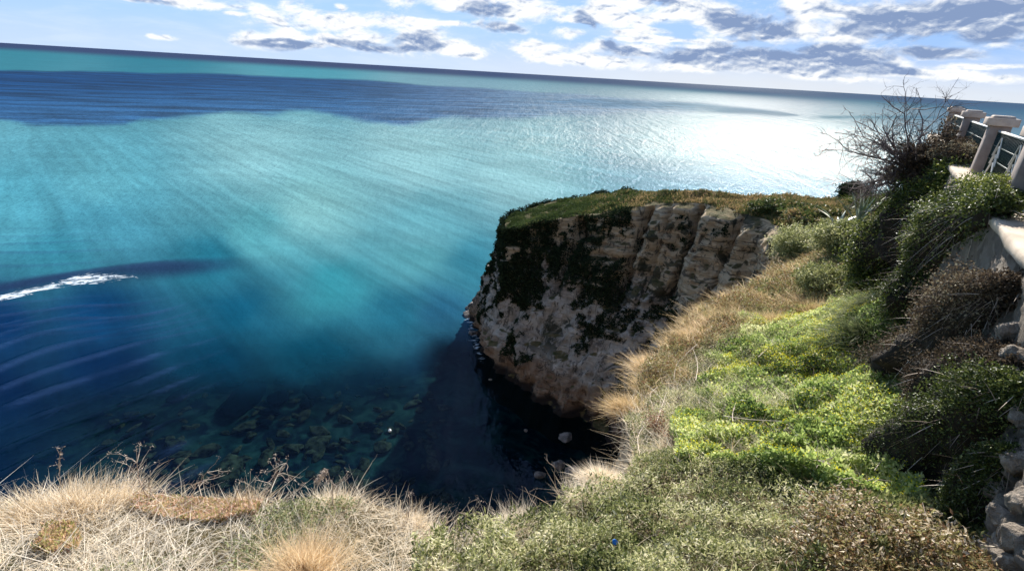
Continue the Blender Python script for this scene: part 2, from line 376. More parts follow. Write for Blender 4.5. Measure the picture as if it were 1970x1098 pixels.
m, nt = newmat('cliff_rock'); g = G(nt)
ge = g.n('ShaderNodeNewGeometry'); pos = ge.outputs['Position']; sep = g.n('ShaderNodeSeparateXYZ'); g.put(sep.inputs[0], pos)
nz = g.n('ShaderNodeSeparateXYZ'); g.put(nz.inputs[0], ge.outputs['Normal'])
strv = g.mapping(pos, scale=(.25, .25, 3.2))
tan = g.ramp(g.noise(strv, 1.0, 6, .6, .4), [(.25, (.38, .27, .16)), (.5, (.60, .46, .30)), (.8, (.70, .58, .42))])
grey = g.ramp(g.noise(pos, .9, 8, .65, .3), [(.3, (.20, .17, .14)), (.5, (.47, .40, .33)), (.75, (.65, .57, .48))])
base = g.mix(g.rng(g.m('ADD', sep.outputs[2], g.m('MULTIPLY', g.noise(pos, .18, 3), 9)), 13.2, 15.5), grey, tan)
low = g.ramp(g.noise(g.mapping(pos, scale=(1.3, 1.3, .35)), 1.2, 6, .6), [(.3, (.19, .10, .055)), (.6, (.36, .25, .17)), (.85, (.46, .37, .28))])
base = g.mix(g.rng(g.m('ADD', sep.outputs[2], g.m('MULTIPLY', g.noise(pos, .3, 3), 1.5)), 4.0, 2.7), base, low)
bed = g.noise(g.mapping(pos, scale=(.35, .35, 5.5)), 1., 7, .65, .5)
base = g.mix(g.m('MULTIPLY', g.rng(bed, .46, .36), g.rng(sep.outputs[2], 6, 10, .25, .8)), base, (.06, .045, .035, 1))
cr = g.noise(g.mapping(pos, scale=(1, 1, .4)), 1.6, 8, .7, 1.0)
base = g.mix(g.m('MULTIPLY', g.rng(cr, .47, .40), .75), base, (.045, .035, .03, 1))
lich = g.rng(g.noise(pos, .38, 9, .68, .6), .53, .58)
lichz = g.m('MULTIPLY', lich, g.rng(sep.outputs[2], 2.0, 4.5))
base = g.mix(g.m('MULTIPLY', lichz, .85), base, (.022, .03, .017, 1))
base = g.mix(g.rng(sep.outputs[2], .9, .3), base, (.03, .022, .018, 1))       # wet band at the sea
topc = g.ramp(g.noise(pos, 1.7, 6, .65), [(.3, (.035, .05, .015)), (.5, (.12, .10, .045)), (.72, (.24, .17, .09))])
base = g.mix(g.rng(nz.outputs[2], .78, .9), base, topc)
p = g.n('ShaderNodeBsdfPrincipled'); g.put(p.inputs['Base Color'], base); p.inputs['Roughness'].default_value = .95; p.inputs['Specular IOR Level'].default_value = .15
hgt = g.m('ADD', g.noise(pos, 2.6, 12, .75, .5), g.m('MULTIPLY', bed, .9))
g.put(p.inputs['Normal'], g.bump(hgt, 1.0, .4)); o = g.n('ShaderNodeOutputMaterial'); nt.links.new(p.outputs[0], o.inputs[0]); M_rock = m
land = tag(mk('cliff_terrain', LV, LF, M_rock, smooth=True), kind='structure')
print('land', len(LV), time.time()-T0)

# ------------------------------------------------------------------ sea
def lin(c): c = np.asarray(c, float)/255; return np.where(c < .04045, c/12.92, ((c+.055)/1.055)**2.4)
azs = np.radians(np.concatenate([np.linspace(-85, -48, 60)[:-1], np.linspace(-48, 48, 880), np.linspace(48, 85, 60)[1:]]))
de = np.concatenate([[.03, .06, .1, .16, .23, .32, .42], np.linspace(.52, 26, 300), np.linspace(26.1, 60, 200)[1:]]); de = np.radians(de)
rr = H/np.tan(de); na, nd = len(azs), len(de)
AZ, RR = np.meshgrid(azs, rr, indexing='ij'); X = (RR*np.sin(AZ)).ravel(); Y = (RR*np.cos(AZ)).ravel(); RRr = RR.ravel()
P0 = np.column_stack([X, Y, np.zeros(len(X))]); PX, PY = proj(P0)
hor = 80+PX*117/1970
# water and seabed colours and where they lie; dark cloud-shadow band painted below
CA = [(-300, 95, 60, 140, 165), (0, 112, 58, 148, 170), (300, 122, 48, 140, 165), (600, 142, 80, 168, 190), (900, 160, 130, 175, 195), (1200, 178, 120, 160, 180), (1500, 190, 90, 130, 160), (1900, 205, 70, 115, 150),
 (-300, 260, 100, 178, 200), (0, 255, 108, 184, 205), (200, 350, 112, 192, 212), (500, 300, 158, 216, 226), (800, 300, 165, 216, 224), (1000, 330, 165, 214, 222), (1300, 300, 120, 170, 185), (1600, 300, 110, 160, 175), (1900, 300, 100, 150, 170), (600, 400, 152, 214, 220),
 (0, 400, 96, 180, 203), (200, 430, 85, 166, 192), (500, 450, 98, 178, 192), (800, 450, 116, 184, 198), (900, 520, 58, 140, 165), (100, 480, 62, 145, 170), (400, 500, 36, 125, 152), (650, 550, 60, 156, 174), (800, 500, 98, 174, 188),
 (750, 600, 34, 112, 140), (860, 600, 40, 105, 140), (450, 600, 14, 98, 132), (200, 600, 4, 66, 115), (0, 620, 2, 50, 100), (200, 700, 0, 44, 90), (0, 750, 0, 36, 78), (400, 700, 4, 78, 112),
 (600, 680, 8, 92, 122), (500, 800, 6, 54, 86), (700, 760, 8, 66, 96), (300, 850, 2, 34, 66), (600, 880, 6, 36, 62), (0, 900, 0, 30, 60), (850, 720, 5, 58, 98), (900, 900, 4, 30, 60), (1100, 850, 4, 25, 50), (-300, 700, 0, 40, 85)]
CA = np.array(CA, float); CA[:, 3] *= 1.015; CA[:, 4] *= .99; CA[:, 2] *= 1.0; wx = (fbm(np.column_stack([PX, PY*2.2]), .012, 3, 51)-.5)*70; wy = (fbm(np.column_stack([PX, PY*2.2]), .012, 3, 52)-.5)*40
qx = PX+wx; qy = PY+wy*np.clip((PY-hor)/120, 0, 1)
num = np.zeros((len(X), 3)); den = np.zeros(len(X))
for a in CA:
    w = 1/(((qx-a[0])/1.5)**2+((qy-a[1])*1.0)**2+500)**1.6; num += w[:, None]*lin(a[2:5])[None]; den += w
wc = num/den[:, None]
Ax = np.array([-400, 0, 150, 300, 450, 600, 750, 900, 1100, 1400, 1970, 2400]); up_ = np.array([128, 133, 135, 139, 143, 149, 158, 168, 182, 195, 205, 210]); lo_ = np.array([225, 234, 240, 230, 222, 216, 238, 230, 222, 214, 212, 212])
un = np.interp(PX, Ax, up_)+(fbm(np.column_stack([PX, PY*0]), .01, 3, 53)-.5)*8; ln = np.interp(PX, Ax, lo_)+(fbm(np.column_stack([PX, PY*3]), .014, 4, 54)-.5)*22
band = sst(un-2, un+3, PY)*(1-sst(ln-7, ln+7, PY))*np.interp(PX, [0, 900, 1300, 1500], [1, .95, .5, .0])  # cloud shadow on the sea, painted as a dark band into its colour
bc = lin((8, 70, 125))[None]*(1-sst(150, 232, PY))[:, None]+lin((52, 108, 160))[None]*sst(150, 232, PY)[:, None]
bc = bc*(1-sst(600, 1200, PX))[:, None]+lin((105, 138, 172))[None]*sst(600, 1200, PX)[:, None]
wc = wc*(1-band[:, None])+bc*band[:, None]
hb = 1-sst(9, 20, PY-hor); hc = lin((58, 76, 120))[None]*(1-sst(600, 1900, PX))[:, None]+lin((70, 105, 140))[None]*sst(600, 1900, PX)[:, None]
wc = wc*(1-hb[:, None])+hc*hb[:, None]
# swell front at the reef: its darker sky reflection painted into the water colour
sw = np.exp(-(((PX-300)/150)**2+((PY-(522-(PX-300)*.08))/15)**2)**1.5)+np.exp(-(((PX-60)/110)**2+((PY-(548-(PX-60)*.12))/12)**2)**1.5)
wc = wc*(1-.85*np.clip(sw, 0, 1)[:, None])+lin((44, 58, 100))[None]*.85*np.clip(sw, 0, 1)[:, None]
# turbid opaque far out, clear in the cove
clear = sst(600, 800, PY+(PX-600)*.05+wy)*.97*sst(-100, 250, PX); clear = np.maximum(clear, sst(-11, -6, X)*sst(50, 43, Y)*.97)
# foam
fx = PX; fo = np.zeros(len(X))
c1 = np.interp(PX, [-200, 0, 60, 130, 150, 200, 262], [585, 574, 562, 550, 545, 541, 537]); th1 = np.interp(PX, [-200, 0, 70, 130, 145, 170, 215, 262], [13, 12, 14, 9, 12, 16, 11, 3])
fo = np.maximum(fo, np.clip(1.15-np.abs(PY-c1)/th1, 0, 1)*(PX < 268))
c2 = np.interp(PX, [100, 138, 170, 240], [545, 528, 512, 500]); fo = np.maximum(fo, .45*np.clip(1-np.abs(PY-c2)/3.5, 0, 1)*(PX > 100)*(PX < 235))
dtip = np.min(np.hypot(X[:, None]-foot[None, ::6, 0][:, 150//6:], Y[:, None]-foot[None, ::6, 1][:, 150//6:]), axis=1) if False else None
ft = foot[(ts > 35.4) & (ts < 38.6)]; near = (np.abs(X+4) < 9) & (np.abs(Y-46) < 14)
dd = np.full(len(X), 99.); dd[near] = np.min(np.hypot(X[near][:, None]-ft[None, :, 0], Y[near][:, None]-ft[None, :, 1]), axis=1)
fo = np.maximum(fo, np.clip(1.0-dd/1.3, 0, 1)*.95*sst(38.5, 44, Y))
slc = np.interp(PX, [1100, 1200, 1350, 1530], [196, 200, 207, 222]); slt = np.interp(PX, [1050, 1150, 1350, 1500, 1540], [0.5, 9, 9, 5, .5])
glint_shade = np.exp(-((PY-slc)/slt)**4)*(PX > 1050)*(PX < 1545)+np.exp(-((PY-226)/3.)**2)*sst(1540, 1600, PX)*sst(1860, 1800, PX)+.7*np.exp(-((PY-(172+(PX-1300)*.05))/4.)**2)*sst(1180, 1260, PX)*sst(1560, 1420, PX)  # cloud-shadow streaks across the sun glint, put in as weaker reflection
glint_shade = np.clip(glint_shade*(.6+.8*fbm(np.column_stack([PX, PY*5]), .02, 3, 57)), 0, 1)
# geometry of the waves
def wave(nx, ny, lam, warp, s): 
    ph = (X*nx+Y*ny+(fbm(P0, .07, 2, s)-.5)*warp)*2*PI/lam; w = .5+.5*np.sin(ph+.5*np.sin(ph)); return w**3.2-.3
left = sst(470, 250, PX)*sst(560, 600, PY); 
wA = sst(560, 690, PY); hgt = np.zeros(len(X))
def crest(nx, ny, lam, warp, s):
    ph = (X*nx+Y*ny+(fbm(P0, .07, 2, s)-.5)*warp)*2*PI/lam; return (.5+.5*np.sin(ph+.5*np.sin(ph)-.7))**20
cmod = sst(.35, .62, fbm(P0*np.array([1, 1, 0])@np.array([[.55, .83, 0], [.83*.3, -.55*.3, 0], [0, 0, 1]]).T, .25, 3, 78))
cre = left*(wA*crest(.83, -.55, 3.0, 10, 71)+(1-wA)*crest(.5, -.87, 2.9, 9, 72))*(.1+.9*cmod)  # crest glints: sky reflection boosted along thin wave lines by this mask
hgt += left*1.5*(.14*wA*wave(.83, -.55, 3.0, 10, 71)+.12*(1-wA)*wave(.5, -.87, 2.9, 9, 72))*(.4+1.2*fbm(P0, .12, 2, 73))
hgt += (fbm(P0*np.array([1, 1, 0])@np.array([[.8, -.6, 0], [.6*.35, .8*.35, 0], [0, 0, 1]]), .5, 3, 74)-.5)*.22*np.clip(1-RRr/150, .0, 1)
up2 = sst(330, 60, PX)*np.exp(-((PY-485)/45)**2); hgt += up2*.13*wave(.3, -.95, 4.2, 5, 75)
hgt += .75*np.exp(-(((PX-230)/190)**2+((PY-(527-(PX-230)*.12))/16)**2))*np.clip(PX/40+1, 0, 1)
P0[:, 2] = hgt*(RRr < 400)
ii = (np.arange(na-1)[:, None]*nd+np.arange(nd-1)[None]).ravel(); SF = np.stack([ii, ii+nd, ii+nd+1, ii+1], 1)

m, nt = newmat('sea_water'); g = G(nt); ge = g.n('ShaderNodeNewGeometry'); pos = ge.outputs['Position']
flat = g.v('MULTIPLY', pos, (1, 1, 0)); dist = g.v('LENGTH', flat)
lev = g.m('LOGARITHM', g.m('MAXIMUM', dist, 20.), 2.)
def octave(rot, sx, sy, scale, det=3): return g.noise(g.mapping(flat, rot=(0, 0, rot), scale=(sx, sy, 1)), scale, det, .6)
fine_ = octave(.5, 1, .45, 2.2, 4); spk = octave(.3, 1, .5, .7, 8); mid = octave(.35, 1, .3, .55, 4); big_ = octave(.15, 1, .22, .09, 5); huge = octave(.1, 1, .12, .012, 5)
wfine = g.rng(dist, 130, 35); wmid = g.rng(dist, 600, 90); wbig = g.rng(dist, 60, 250)
bh = g.m('ADD', g.m('ADD', g.m('MULTIPLY', g.m('MULTIPLY', fine_, wfine), .10), g.m('MULTIPLY', g.m('MULTIPLY', spk, g.m('MULTIPLY', g.rng(dist, 900, 180), g.rng(dist, 45, 110))), .9)), g.m('ADD', g.m('MULTIPLY', g.m('MULTIPLY', mid, wmid), .32), g.m('MULTIPLY', g.m('MULTIPLY', big_, wbig), 2.6)))
nrm_ = g.bump(bh, g.rng(dist, 30, 300, .42, .75), 1.0)
col = g.attr('col', 'Color')
def dirm(th, lo, sh):
    d = g.n('ShaderNodeMapping', vector_type='TEXTURE'); g.put(d.inputs[0], flat); d.inputs[2].default_value = (0, 0, th); d.inputs[3].default_value = (lo, sh, 1); return d.outputs[0]
st1 = g.noise(dirm(-.80, 45, 2.6), 1., 7, .62, .25)  # diagonal streaks of refracted light, painted into the water colour
st3 = g.noise(dirm(-.74, 160, 14), 1., 6, .6, .3)
st2 = g.noise(dirm(.3, 60, 20), 1., 6, .65, .8)
sfd = g.rng(dist, 420, 120)
str_ = g.m('MULTIPLY', g.m('ADD', 1.0, g.m('MULTIPLY', sfd, g.m('ADD', g.rng(st1, .3, .7, -.13, .14), g.rng(st3, .3, .7, -.11, .12)))), g.rng(st2, .3, .7, .9, 1.1))
colv = g.v('SCALE', col, str_)
tex = g.rng(g.noise(dirm(.42, 70, 16), 1., 9, .72, .5), .36, .64, .55, 1.6)
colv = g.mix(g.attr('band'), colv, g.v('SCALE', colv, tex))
dif = g.n('ShaderNodeBsdfDiffuse'); g.put(dif.inputs[0], colv); g.put(dif.inputs['Normal'], nrm_)
tra = g.n('ShaderNodeBsdfTransparent'); tra.inputs[0].default_value = (.30, .50, .54, 1)
mx = g.n('ShaderNodeMixShader'); g.put(mx.inputs[0], g.attr('clear')); nt.links.new(dif.outputs[0], mx.inputs[1]); nt.links.new(tra.outputs[0], mx.inputs[2])
glo = g.n('ShaderNodeBsdfGlossy'); g.put(glo.inputs[0], g.mix(g.rng(dist, 80, 220), (.20, .29, .44, 1), (.38, .38, .37, 1)))
rg = g.m('MINIMUM', g.rng(dist, 30, 260, .08, .27), g.rng(dist, 700, 2600, .27, .12)); g.put(glo.inputs['Roughness'], rg); g.put(glo.inputs['Normal'], nrm_)
fr = g.n('ShaderNodeFresnel'); fr.inputs[0].default_value = 1.33; g.put(fr.inputs['Normal'], g.bump(bh, .25, 1.0))
frc = g.m('MULTIPLY', g.m('MINIMUM', fr.outputs[0], .27), g.m('MULTIPLY', g.m('ADD', g.rng(dist, 40, 260, .13, .55), g.m('MULTIPLY', g.attr('glint_boost'), 1.1)), g.m('SUBTRACT', 1.0, g.m('MULTIPLY', g.attr('glint_shade'), .7))))
m2 = g.n('ShaderNodeMixShader'); g.put(m2.inputs[0], frc); nt.links.new(mx.outputs[0], m2.inputs[1]); nt.links.new(glo.outputs[0], m2.inputs[2])
fm = g.attr('foam'); fn = g.noise(dirm(.48, 1.8, .7), 1., 8, .72, 1.2)
fa = g.rng(g.m('ADD', g.m('MULTIPLY', fm, .46), g.m('MULTIPLY', fn, 1.25)), .97, 1.2, 0, .95); fa = g.m('MULTIPLY', fa, g.rng(fm, 0., .3))
fd = g.n('ShaderNodeBsdfDiffuse'); fd.inputs[0].default_value = (.72, .78, .82, 1)
m3 = g.n('ShaderNodeMixShader'); g.put(m3.inputs[0], fa); nt.links.new(m2.outputs[0], m3.inputs[1]); nt.links.new(fd.outputs[0], m3.inputs[2])
o = g.n('ShaderNodeOutputMaterial'); nt.links.new(m3.outputs[0], o.inputs[0]); M_sea = m
KS = .385
sea = tag(mk('sea', P0, SF, M_sea, smooth=True, col=np.clip(wc*KS, 0, .8), attrs={'clear': clear*(1-np.clip(sw, 0, 1)), 'foam': fo, 'band': band, 'glint_shade': glint_shade, 'glint_boost': np.clip(cre*1.3+.08*left+up2*crest(.3, -.95, 4.2, 5, 75)*.8, 0, 1.2)}), kind='structure')
print('sea', len(P0), time.time()-T0)

# seabed in the cove
a = np.arange(-70, 22, .6); b = np.arange(6, 62, .6); BX, BY = np.meshgrid(a, b, indexing='ij'); bx = BX.ravel(); by = BY.ravel()
BZ = -1.4-.035*np.hypot(bx-5, by-15)+(fbm(np.column_stack([bx, by]), .35, 4, 81)-.5)*1.0; 
i = (np.arange(len(a)-1)[:, None]*len(b)+np.arange(len(b)-1)[None]).ravel()
m, nt = newmat('seabed_rock'); g = G(nt); pos = g.n('ShaderNodeNewGeometry').outputs['Position']
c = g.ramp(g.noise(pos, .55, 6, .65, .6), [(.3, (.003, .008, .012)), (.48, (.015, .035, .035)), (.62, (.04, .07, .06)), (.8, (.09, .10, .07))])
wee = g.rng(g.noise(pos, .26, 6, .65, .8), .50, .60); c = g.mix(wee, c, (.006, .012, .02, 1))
p = g.n('ShaderNodeBsdfPrincipled'); g.put(p.inputs['Base Color'], c); p.inputs['Roughness'].default_value = 1; p.inputs['Specular IOR Level'].default_value = 0
o = g.n('ShaderNodeOutputMaterial'); nt.links.new(p.outputs[0], o.inputs[0]); M_bed = m
tag(mk('seabed', np.column_stack([bx, by, BZ]), np.stack([i, i+len(b), i+len(b)+1, i+1], 1), M_bed, smooth=True), kind='structure')

exec_parts = True
# ------------------------------------------------------------------ rocks (generic lumpy stone)
def rockmesh(seed, fl=.5, sub=4):
    import bmesh
    bm = bmesh.new(); bmesh.ops.create_icosphere(bm, subdivisions=sub, radius=1)
    V = np.array([v.co[:] for v in bm.verts]); Fc = np.array([[v.index for v in f.verts] for f in bm.faces]); bm.free()
    n = fbm(V+seed*7.1, 1.1, 3, seed)-.5; V = V*(1+n*1.1)[:, None]
    r2 = np.random.default_rng(seed)
    for k in range(7):                                  # flat broken facets
        d = unit(r2.normal(size=3)); h = r2.uniform(.55, .85); e = V@d-h; V = V-np.where(e > 0, e*.85, 0)[:, None]*d
    V = V+(fbm(V, 4, 4, seed+3, .65)-.5)[:, None]*.28*V; V[:, 2] *= fl; return V, Fc
M_srock = solid('submerged_slab', (.012, .010, .008), (.11, .08, .05), 2.2, 1, .4, .1, spec=0)
M_weed = solid('sea_weed', (.002, .004, .008), (.006, .012, .016), 4, 1, .3, .05, spec=0)
M_wrock = solid('wet_boulder', (.05, .045, .04), (.20, .17, .15), 2.5, .7, .6, .1)
slabs = []
for s in range(4):
    Vr, Fr = rockmesh(100+s, .28); me = mk('submerged_rock', Vr, Fr, M_srock); slabs.append(me)
r2 = np.random.default_rng(5); used = 0
spots = [(610, 838, 1.3), (615, 815, 1.0), (660, 790, .9), (560, 845, .9), (510, 860, 1.0), (440, 880, 1.6), (700, 800, .7), (540, 815, .7), (735, 845, .8), (700, 880, 1.0), (390, 845, 1.0), (330, 830, 1.0), (470, 800, 1.0), (640, 770, .8), (580, 780, .8), (610, 860, .8), (700, 920, .9), (560, 900, .9), (640, 900, 1.0), (760, 900, .7)]
while len(spots) < 170:
    x = r2.uniform(200, 860); y = r2.uniform(725, 960)
    if min((x-q[0])**2+2*(y-q[1])**2 for q in spots) > 170: spots.append((x, y, r2.uniform(.22, .75)))
for k, (x, y, s) in enumerate(spots):
    p = atz(x, y, -1.3); o_ = slabs[k % 4]
    if k >= 4: o_ = o_.copy(); sc.collection.objects.link(o_)
    zb = float(np.interp(0, [0], [0]))
    bz = -1.4-.035*math.hypot(p[0]-5, p[1]-15)
    o_.location = (p[0], p[1], bz+.18); o_.rotation_euler = (r2.uniform(-.15, .15), r2.uniform(-.15, .15), r2.uniform(0, 6)); o_.scale = (s*r2.uniform(.8, 1.3), s*r2.uniform(.45, .8), s*.9)
    tag(o_, 'flat brownish rock lying under the clear water of the cove', 'rock', 'submerged rocks on the cove bottom')
wsp = [(465, 745, 2.0), (535, 742, 1.0), (600, 735, .9), (345, 690, .9), (515, 772, .7), (712, 802, .45), (588, 758, .6), (645, 662, 1.1), (505, 792, .5), (430, 715, .9), (560, 700, 1.3), (730, 700, .7), (410, 665, .7), (620, 700, .8), (340, 735, .8)]
wl = ['largest dark weed clump on the bottom, left of the middle of the cove', 'dark weed clump touching the right side of the largest one', 'roundish dark clump third in the row right of the largest', 'dark clump farthest left near the wave lines', 'small clump below the gap of the row', 'small round black clump nearest the float', 'small black clump over the slab rocks', 'faint clump farthest out in the teal water', 'small clump directly under the largest one', 'smudged clump left above the largest one', 'broad blurred clump above the row', 'faint clump nearest the edge of the cliff shadow', 'faint clump between the wave lines and the teal water', 'blurred clump right of the broad one', 'dark clump left of the largest one']
for k, ((x, y, s), lab) in enumerate(zip(wsp, wl)):
    p = atz(x, y, -1.2); Vr, Fr = rockmesh(150+k % 5, .3); wo = mk('weed_clump', Vr*s*1.1*np.array([1.2, .8, 1]), Fr, M_weed); wo.location = (p[0], p[1], -1.45-.035*math.hypot(p[0]-5, p[1]-15)+.35); wo.rotation_euler[2] = r2.uniform(0, 6)
    tag(wo, lab, 'seaweed', 'dark weed clumps on the sea bottom')
brs = []
bspots = [((1090, 840), .5, 'largest brown boulder standing in the black water near the foot of the cliff face'), ((1012, 826), .16, 'small dull stone breaking the dark water between the cliff point and the brown boulder'),
          ((914, 592), 1.1, 'dark wet rock amid the foam at the cliff point'), ((902, 604), .7, 'small dark rock on the seaward side of the foam at the cliff point'), ((910, 640), .5, 'dark rock at the waterline below the foam patch'),
          ((943, 728), .14, 'tiny pale stone in the black water just under the cliff point'), ((1075, 893), .45, 'low shadowed boulder nearest the near cliff edge'), ((1040, 912), .4, 'low shadowed stone left of the nearest boulder in the cove'), ((1100, 905), .5, 'shadowed boulder beside the pale tuft of the near cliff edge')]
for k, ((x, y), s, lab) in enumerate(bspots):
    p = atz(x, y, .1); Vr, Fr = rockmesh(200+k, .75); bo = mk('boulder', Vr*s, Fr, M_stone if 'pale' in lab and k != 8 else M_wrock); bo.location = (p[0], p[1], .05*s)
    tag(bo, lab, 'boulder', 'boulders at the foot of the headland')
p = atz(750, 828, 0.05)
import bmesh
bm = bmesh.new(); bmesh.ops.create_uvsphere(bm, u_segments=16, v_segments=10, radius=.12); 
bmesh.ops.create_cone(bm, cap_ends=True, segments=10, radius1=.03, radius2=.02, depth=.1, matrix=Matrix.Translation((0, 0, .15)))
me = bpy.data.meshes.new('float_buoy'); bm.to_mesh(me); bm.free(); me.materials.append(M_buoy); me.polygons.foreach_set('use_smooth', [True]*len(me.polygons))
bo = bpy.data.objects.new('float_buoy', me); bo.location = p; sc.collection.objects.link(bo); tag(bo, 'small white float bobbing on the dark water over the submerged rocks', 'buoy')

# ------------------------------------------------------------------ scatter helper
def poly_world(pxs): return [tuple(surf_px(x, y)[:2]) for x, y in pxs]
rimpoly = [tuple(q) for q in rim[::2, :2]]+[(260, -80), (-90, -80)]
wallpoly = [tuple(q) for q in WALL]+[(60, -60), (-60, -60)]
def scatter(n, poly, rmin=1.2, rmax=80, seedmask=None, power=2.):
    poly = np.array(poly); rr_ = np.hypot(poly[:, 0], poly[:, 1]); an = np.arctan2(poly[:, 0], poly[:, 1])
    r0, r1 = max(rmin, rr_.min()*.8), min(rmax, rr_.max()*1.1); out = np.zeros((0, 2)); a0, a1 = an.min()-.05, an.max()+.05
    while len(out) < n:
        k = n*3
        if power == 2: r = np.exp(rng.uniform(math.log(r0), math.log(r1), k))
        else: r = rng.uniform(r0, r1, k)
        a = rng.uniform(a0, a1, k); x = r*np.sin(a); y = r*np.cos(a)
        wq = np.column_stack([x, y]); wa = np.clip(r*.05, .08, .8); ok = inpoly(x+(fbm(wq, 1.6, 3, 151)-.5)*3.2*wa, y+(fbm(wq, 1.6, 3, 152)-.5)*3.2*wa, poly) & inpoly(x, y, rimpoly) & ~inpoly(x, y, wallpoly)
        q = np.column_stack([x[ok], y[ok]])
        if seedmask is not None and len(q): q = q[rng.random(len(q)) < seedmask(q)]
        if len(q) == 0 and len(out) == 0 and k > 3e6: break
        out = np.vstack([out, q])
    q = out[:n]; return np.column_stack([q, Z(q[:, 0], q[:, 1])])
def upish(n, s=.35, lean=(0, 0)):
    d = rng.normal(size=(n, 3))*s; d[:, 2] = 1; d[:, 0] += lean[0]; d[:, 1] += lean[1]; return unit(d)
def grass(n, poly, L, W, mat_tint=(0, 1), s=.35, bend=.5, mask=None, sc_d=0.0, lean=(0, 0), power=2.):
    P = scatter(n, poly, seedmask=mask, power=power); d = np.hypot(P[:, 0], P[:, 1]); n = len(P)
    cl = fbm(P, 1.8, 3, 91); Ls = rng.uniform(*L, n)*(.45+1.1*cl); Ws = W*(1+d*sc_d)*rng.uniform(.7, 1.3, n)
    b = rng.normal(size=(n, 3))*bend; b[:, 2] = -np.abs(b[:, 2])*.6
    return blades(P-[0, 0, .02], upish(n, s, lean), Ls, Ws, b, np.clip(rng.uniform(*mat_tint, n)*.7+fbm(P, 1.1, 3, 92)*.5-.1, 0, 1))
print('scatter ready', time.time()-T0)
# ------------------------------------------------------------------ ground cover (nobody could count it)
def thin(name, parts, mat, parent=None): V_, F_, T_ = join(*parts); return mk(name, V_, F_, mat, parent, tint=T_)
def raised(P, hmax, s=1.6, sd=95, lo=.15):
    "points spread through the height of a plant cushion"
    n = len(P); h = hmax*(lo+(1-lo)*sst(.3, .68, fbm(P, s, 3, sd))); Q = P.copy(); Q[:, 2] += h*rng.random(n)**.5; return Q, h
leftP = poly_world([(-1400, 930), (-400, 950), (300, 930), (900, 985), (960, 1060), (1000, 1120), (900, 1500), (-1400, 1700)])
parts = [grass(30000, leftP, (.05, .26), .0045, mat_tint=(.4, 1.4), s=1.4, bend=.6), grass(7000, leftP, (.15, .34), .0055, mat_tint=(.8, 1.5), s=2.5, bend=.6),
         grass(16000, leftP, (.08, .24), .004, mat_tint=(.5, 1.3), s=.9, bend=.5, mask=lambda q: sst(.45, .6, fbm(q, 1.1, 2, 96))*.9+.05)]
tag(thin('dry_grass', parts, M_dry), 'tangled straw coloured dry grass covering the near cliff edge at lower left', 'dry grass', kind='stuff')
P = scatter(26000, leftP, seedmask=lambda q: sst(.42, .62, fbm(q, 1.3, 3, 97))); Q, h = raised(P, .07)
tag(thin('low_herbs', [leaves(Q, rng.uniform(.02, .05, len(Q)), .012, rng.random(len(Q))*.6+.4, np.array([[0, 0, 1.]]), .4)], M_greengrass), 'yellow green low herbs showing between the dry grass at lower left', 'herbs', kind='stuff')
pinkP = poly_world([(290, 945), (460, 955), (470, 985), (400, 1005), (280, 985)]); P = scatter(7000, pinkP); Q, h = raised(P, .07)
tag(thin('pink_succulents', [leaves(Q, rng.uniform(.02, .045, len(Q)), .010, rng.random(len(Q)), np.array([[0, 0, 1.]]), .6, fold=.5)], M_pink), 'band of pink tipped succulents along the cliff edge left of centre', 'succulents', kind='stuff')
pinkP = poly_world([(10, 1030), (110, 1035), (140, 1070), (60, 1090), (0, 1090)]); P = scatter(2500, pinkP); Q, h = raised(P, .07)
tag(thin('orange_succulents', [leaves(Q, rng.uniform(.03, .05, len(Q)), .014, rng.random(len(Q))*.7, np.array([[0, 0, 1.]]), .6, fold=.5)], M_pink), 'orange and green succulents in the bottom left corner', 'succulents', kind='stuff')

scrubP = poly_world([(835, 1060), (900, 1030), (1000, 985), (1080, 950), (1150, 925), (1230, 915), (1300, 880), (1420, 880), (1500, 900), (1560, 960), (1640, 1010), (1560, 1060), (1560, 1400), (760, 1500)])
P = scatter(95000, scrubP); Q, h = raised(P, .34, 4.2, 98, .03)
tn = np.clip(rng.normal(.5, .22, len(Q))+(fbm(Q, 3, 3, 99)-.5)*1.2, 0, 1)
p1 = leaves(Q, .018+.055*rng.random(len(Q))**2, rng.uniform(.007, .02, len(Q)), tn, np.array([[0, -.1, 1.]]), .35)
tag(thin('low_green_scrub', [p1], M_bush), 'fine leaved olive green scrub cushion at bottom centre', 'scrub', kind='stuff')
parts = [grass(3500, scrubP, (.12, .36), .0035, mat_tint=(.4, 1.2), s=.6, bend=.3)]
edgeP = poly_world([(930, 1030), (980, 990), (1080, 950), (1160, 915), (1180, 950), (1090, 985), (1000, 1030), (930, 1070)])
parts.append(grass(3500, edgeP, (.12, .36), .004, mat_tint=(.6, 1.3), s=.5, bend=.3))
tag(thin('straw_stalks', parts, M_dry), 'thin pale straw stalks standing among the green scrub at bottom centre', 'stalks', kind='stuff')

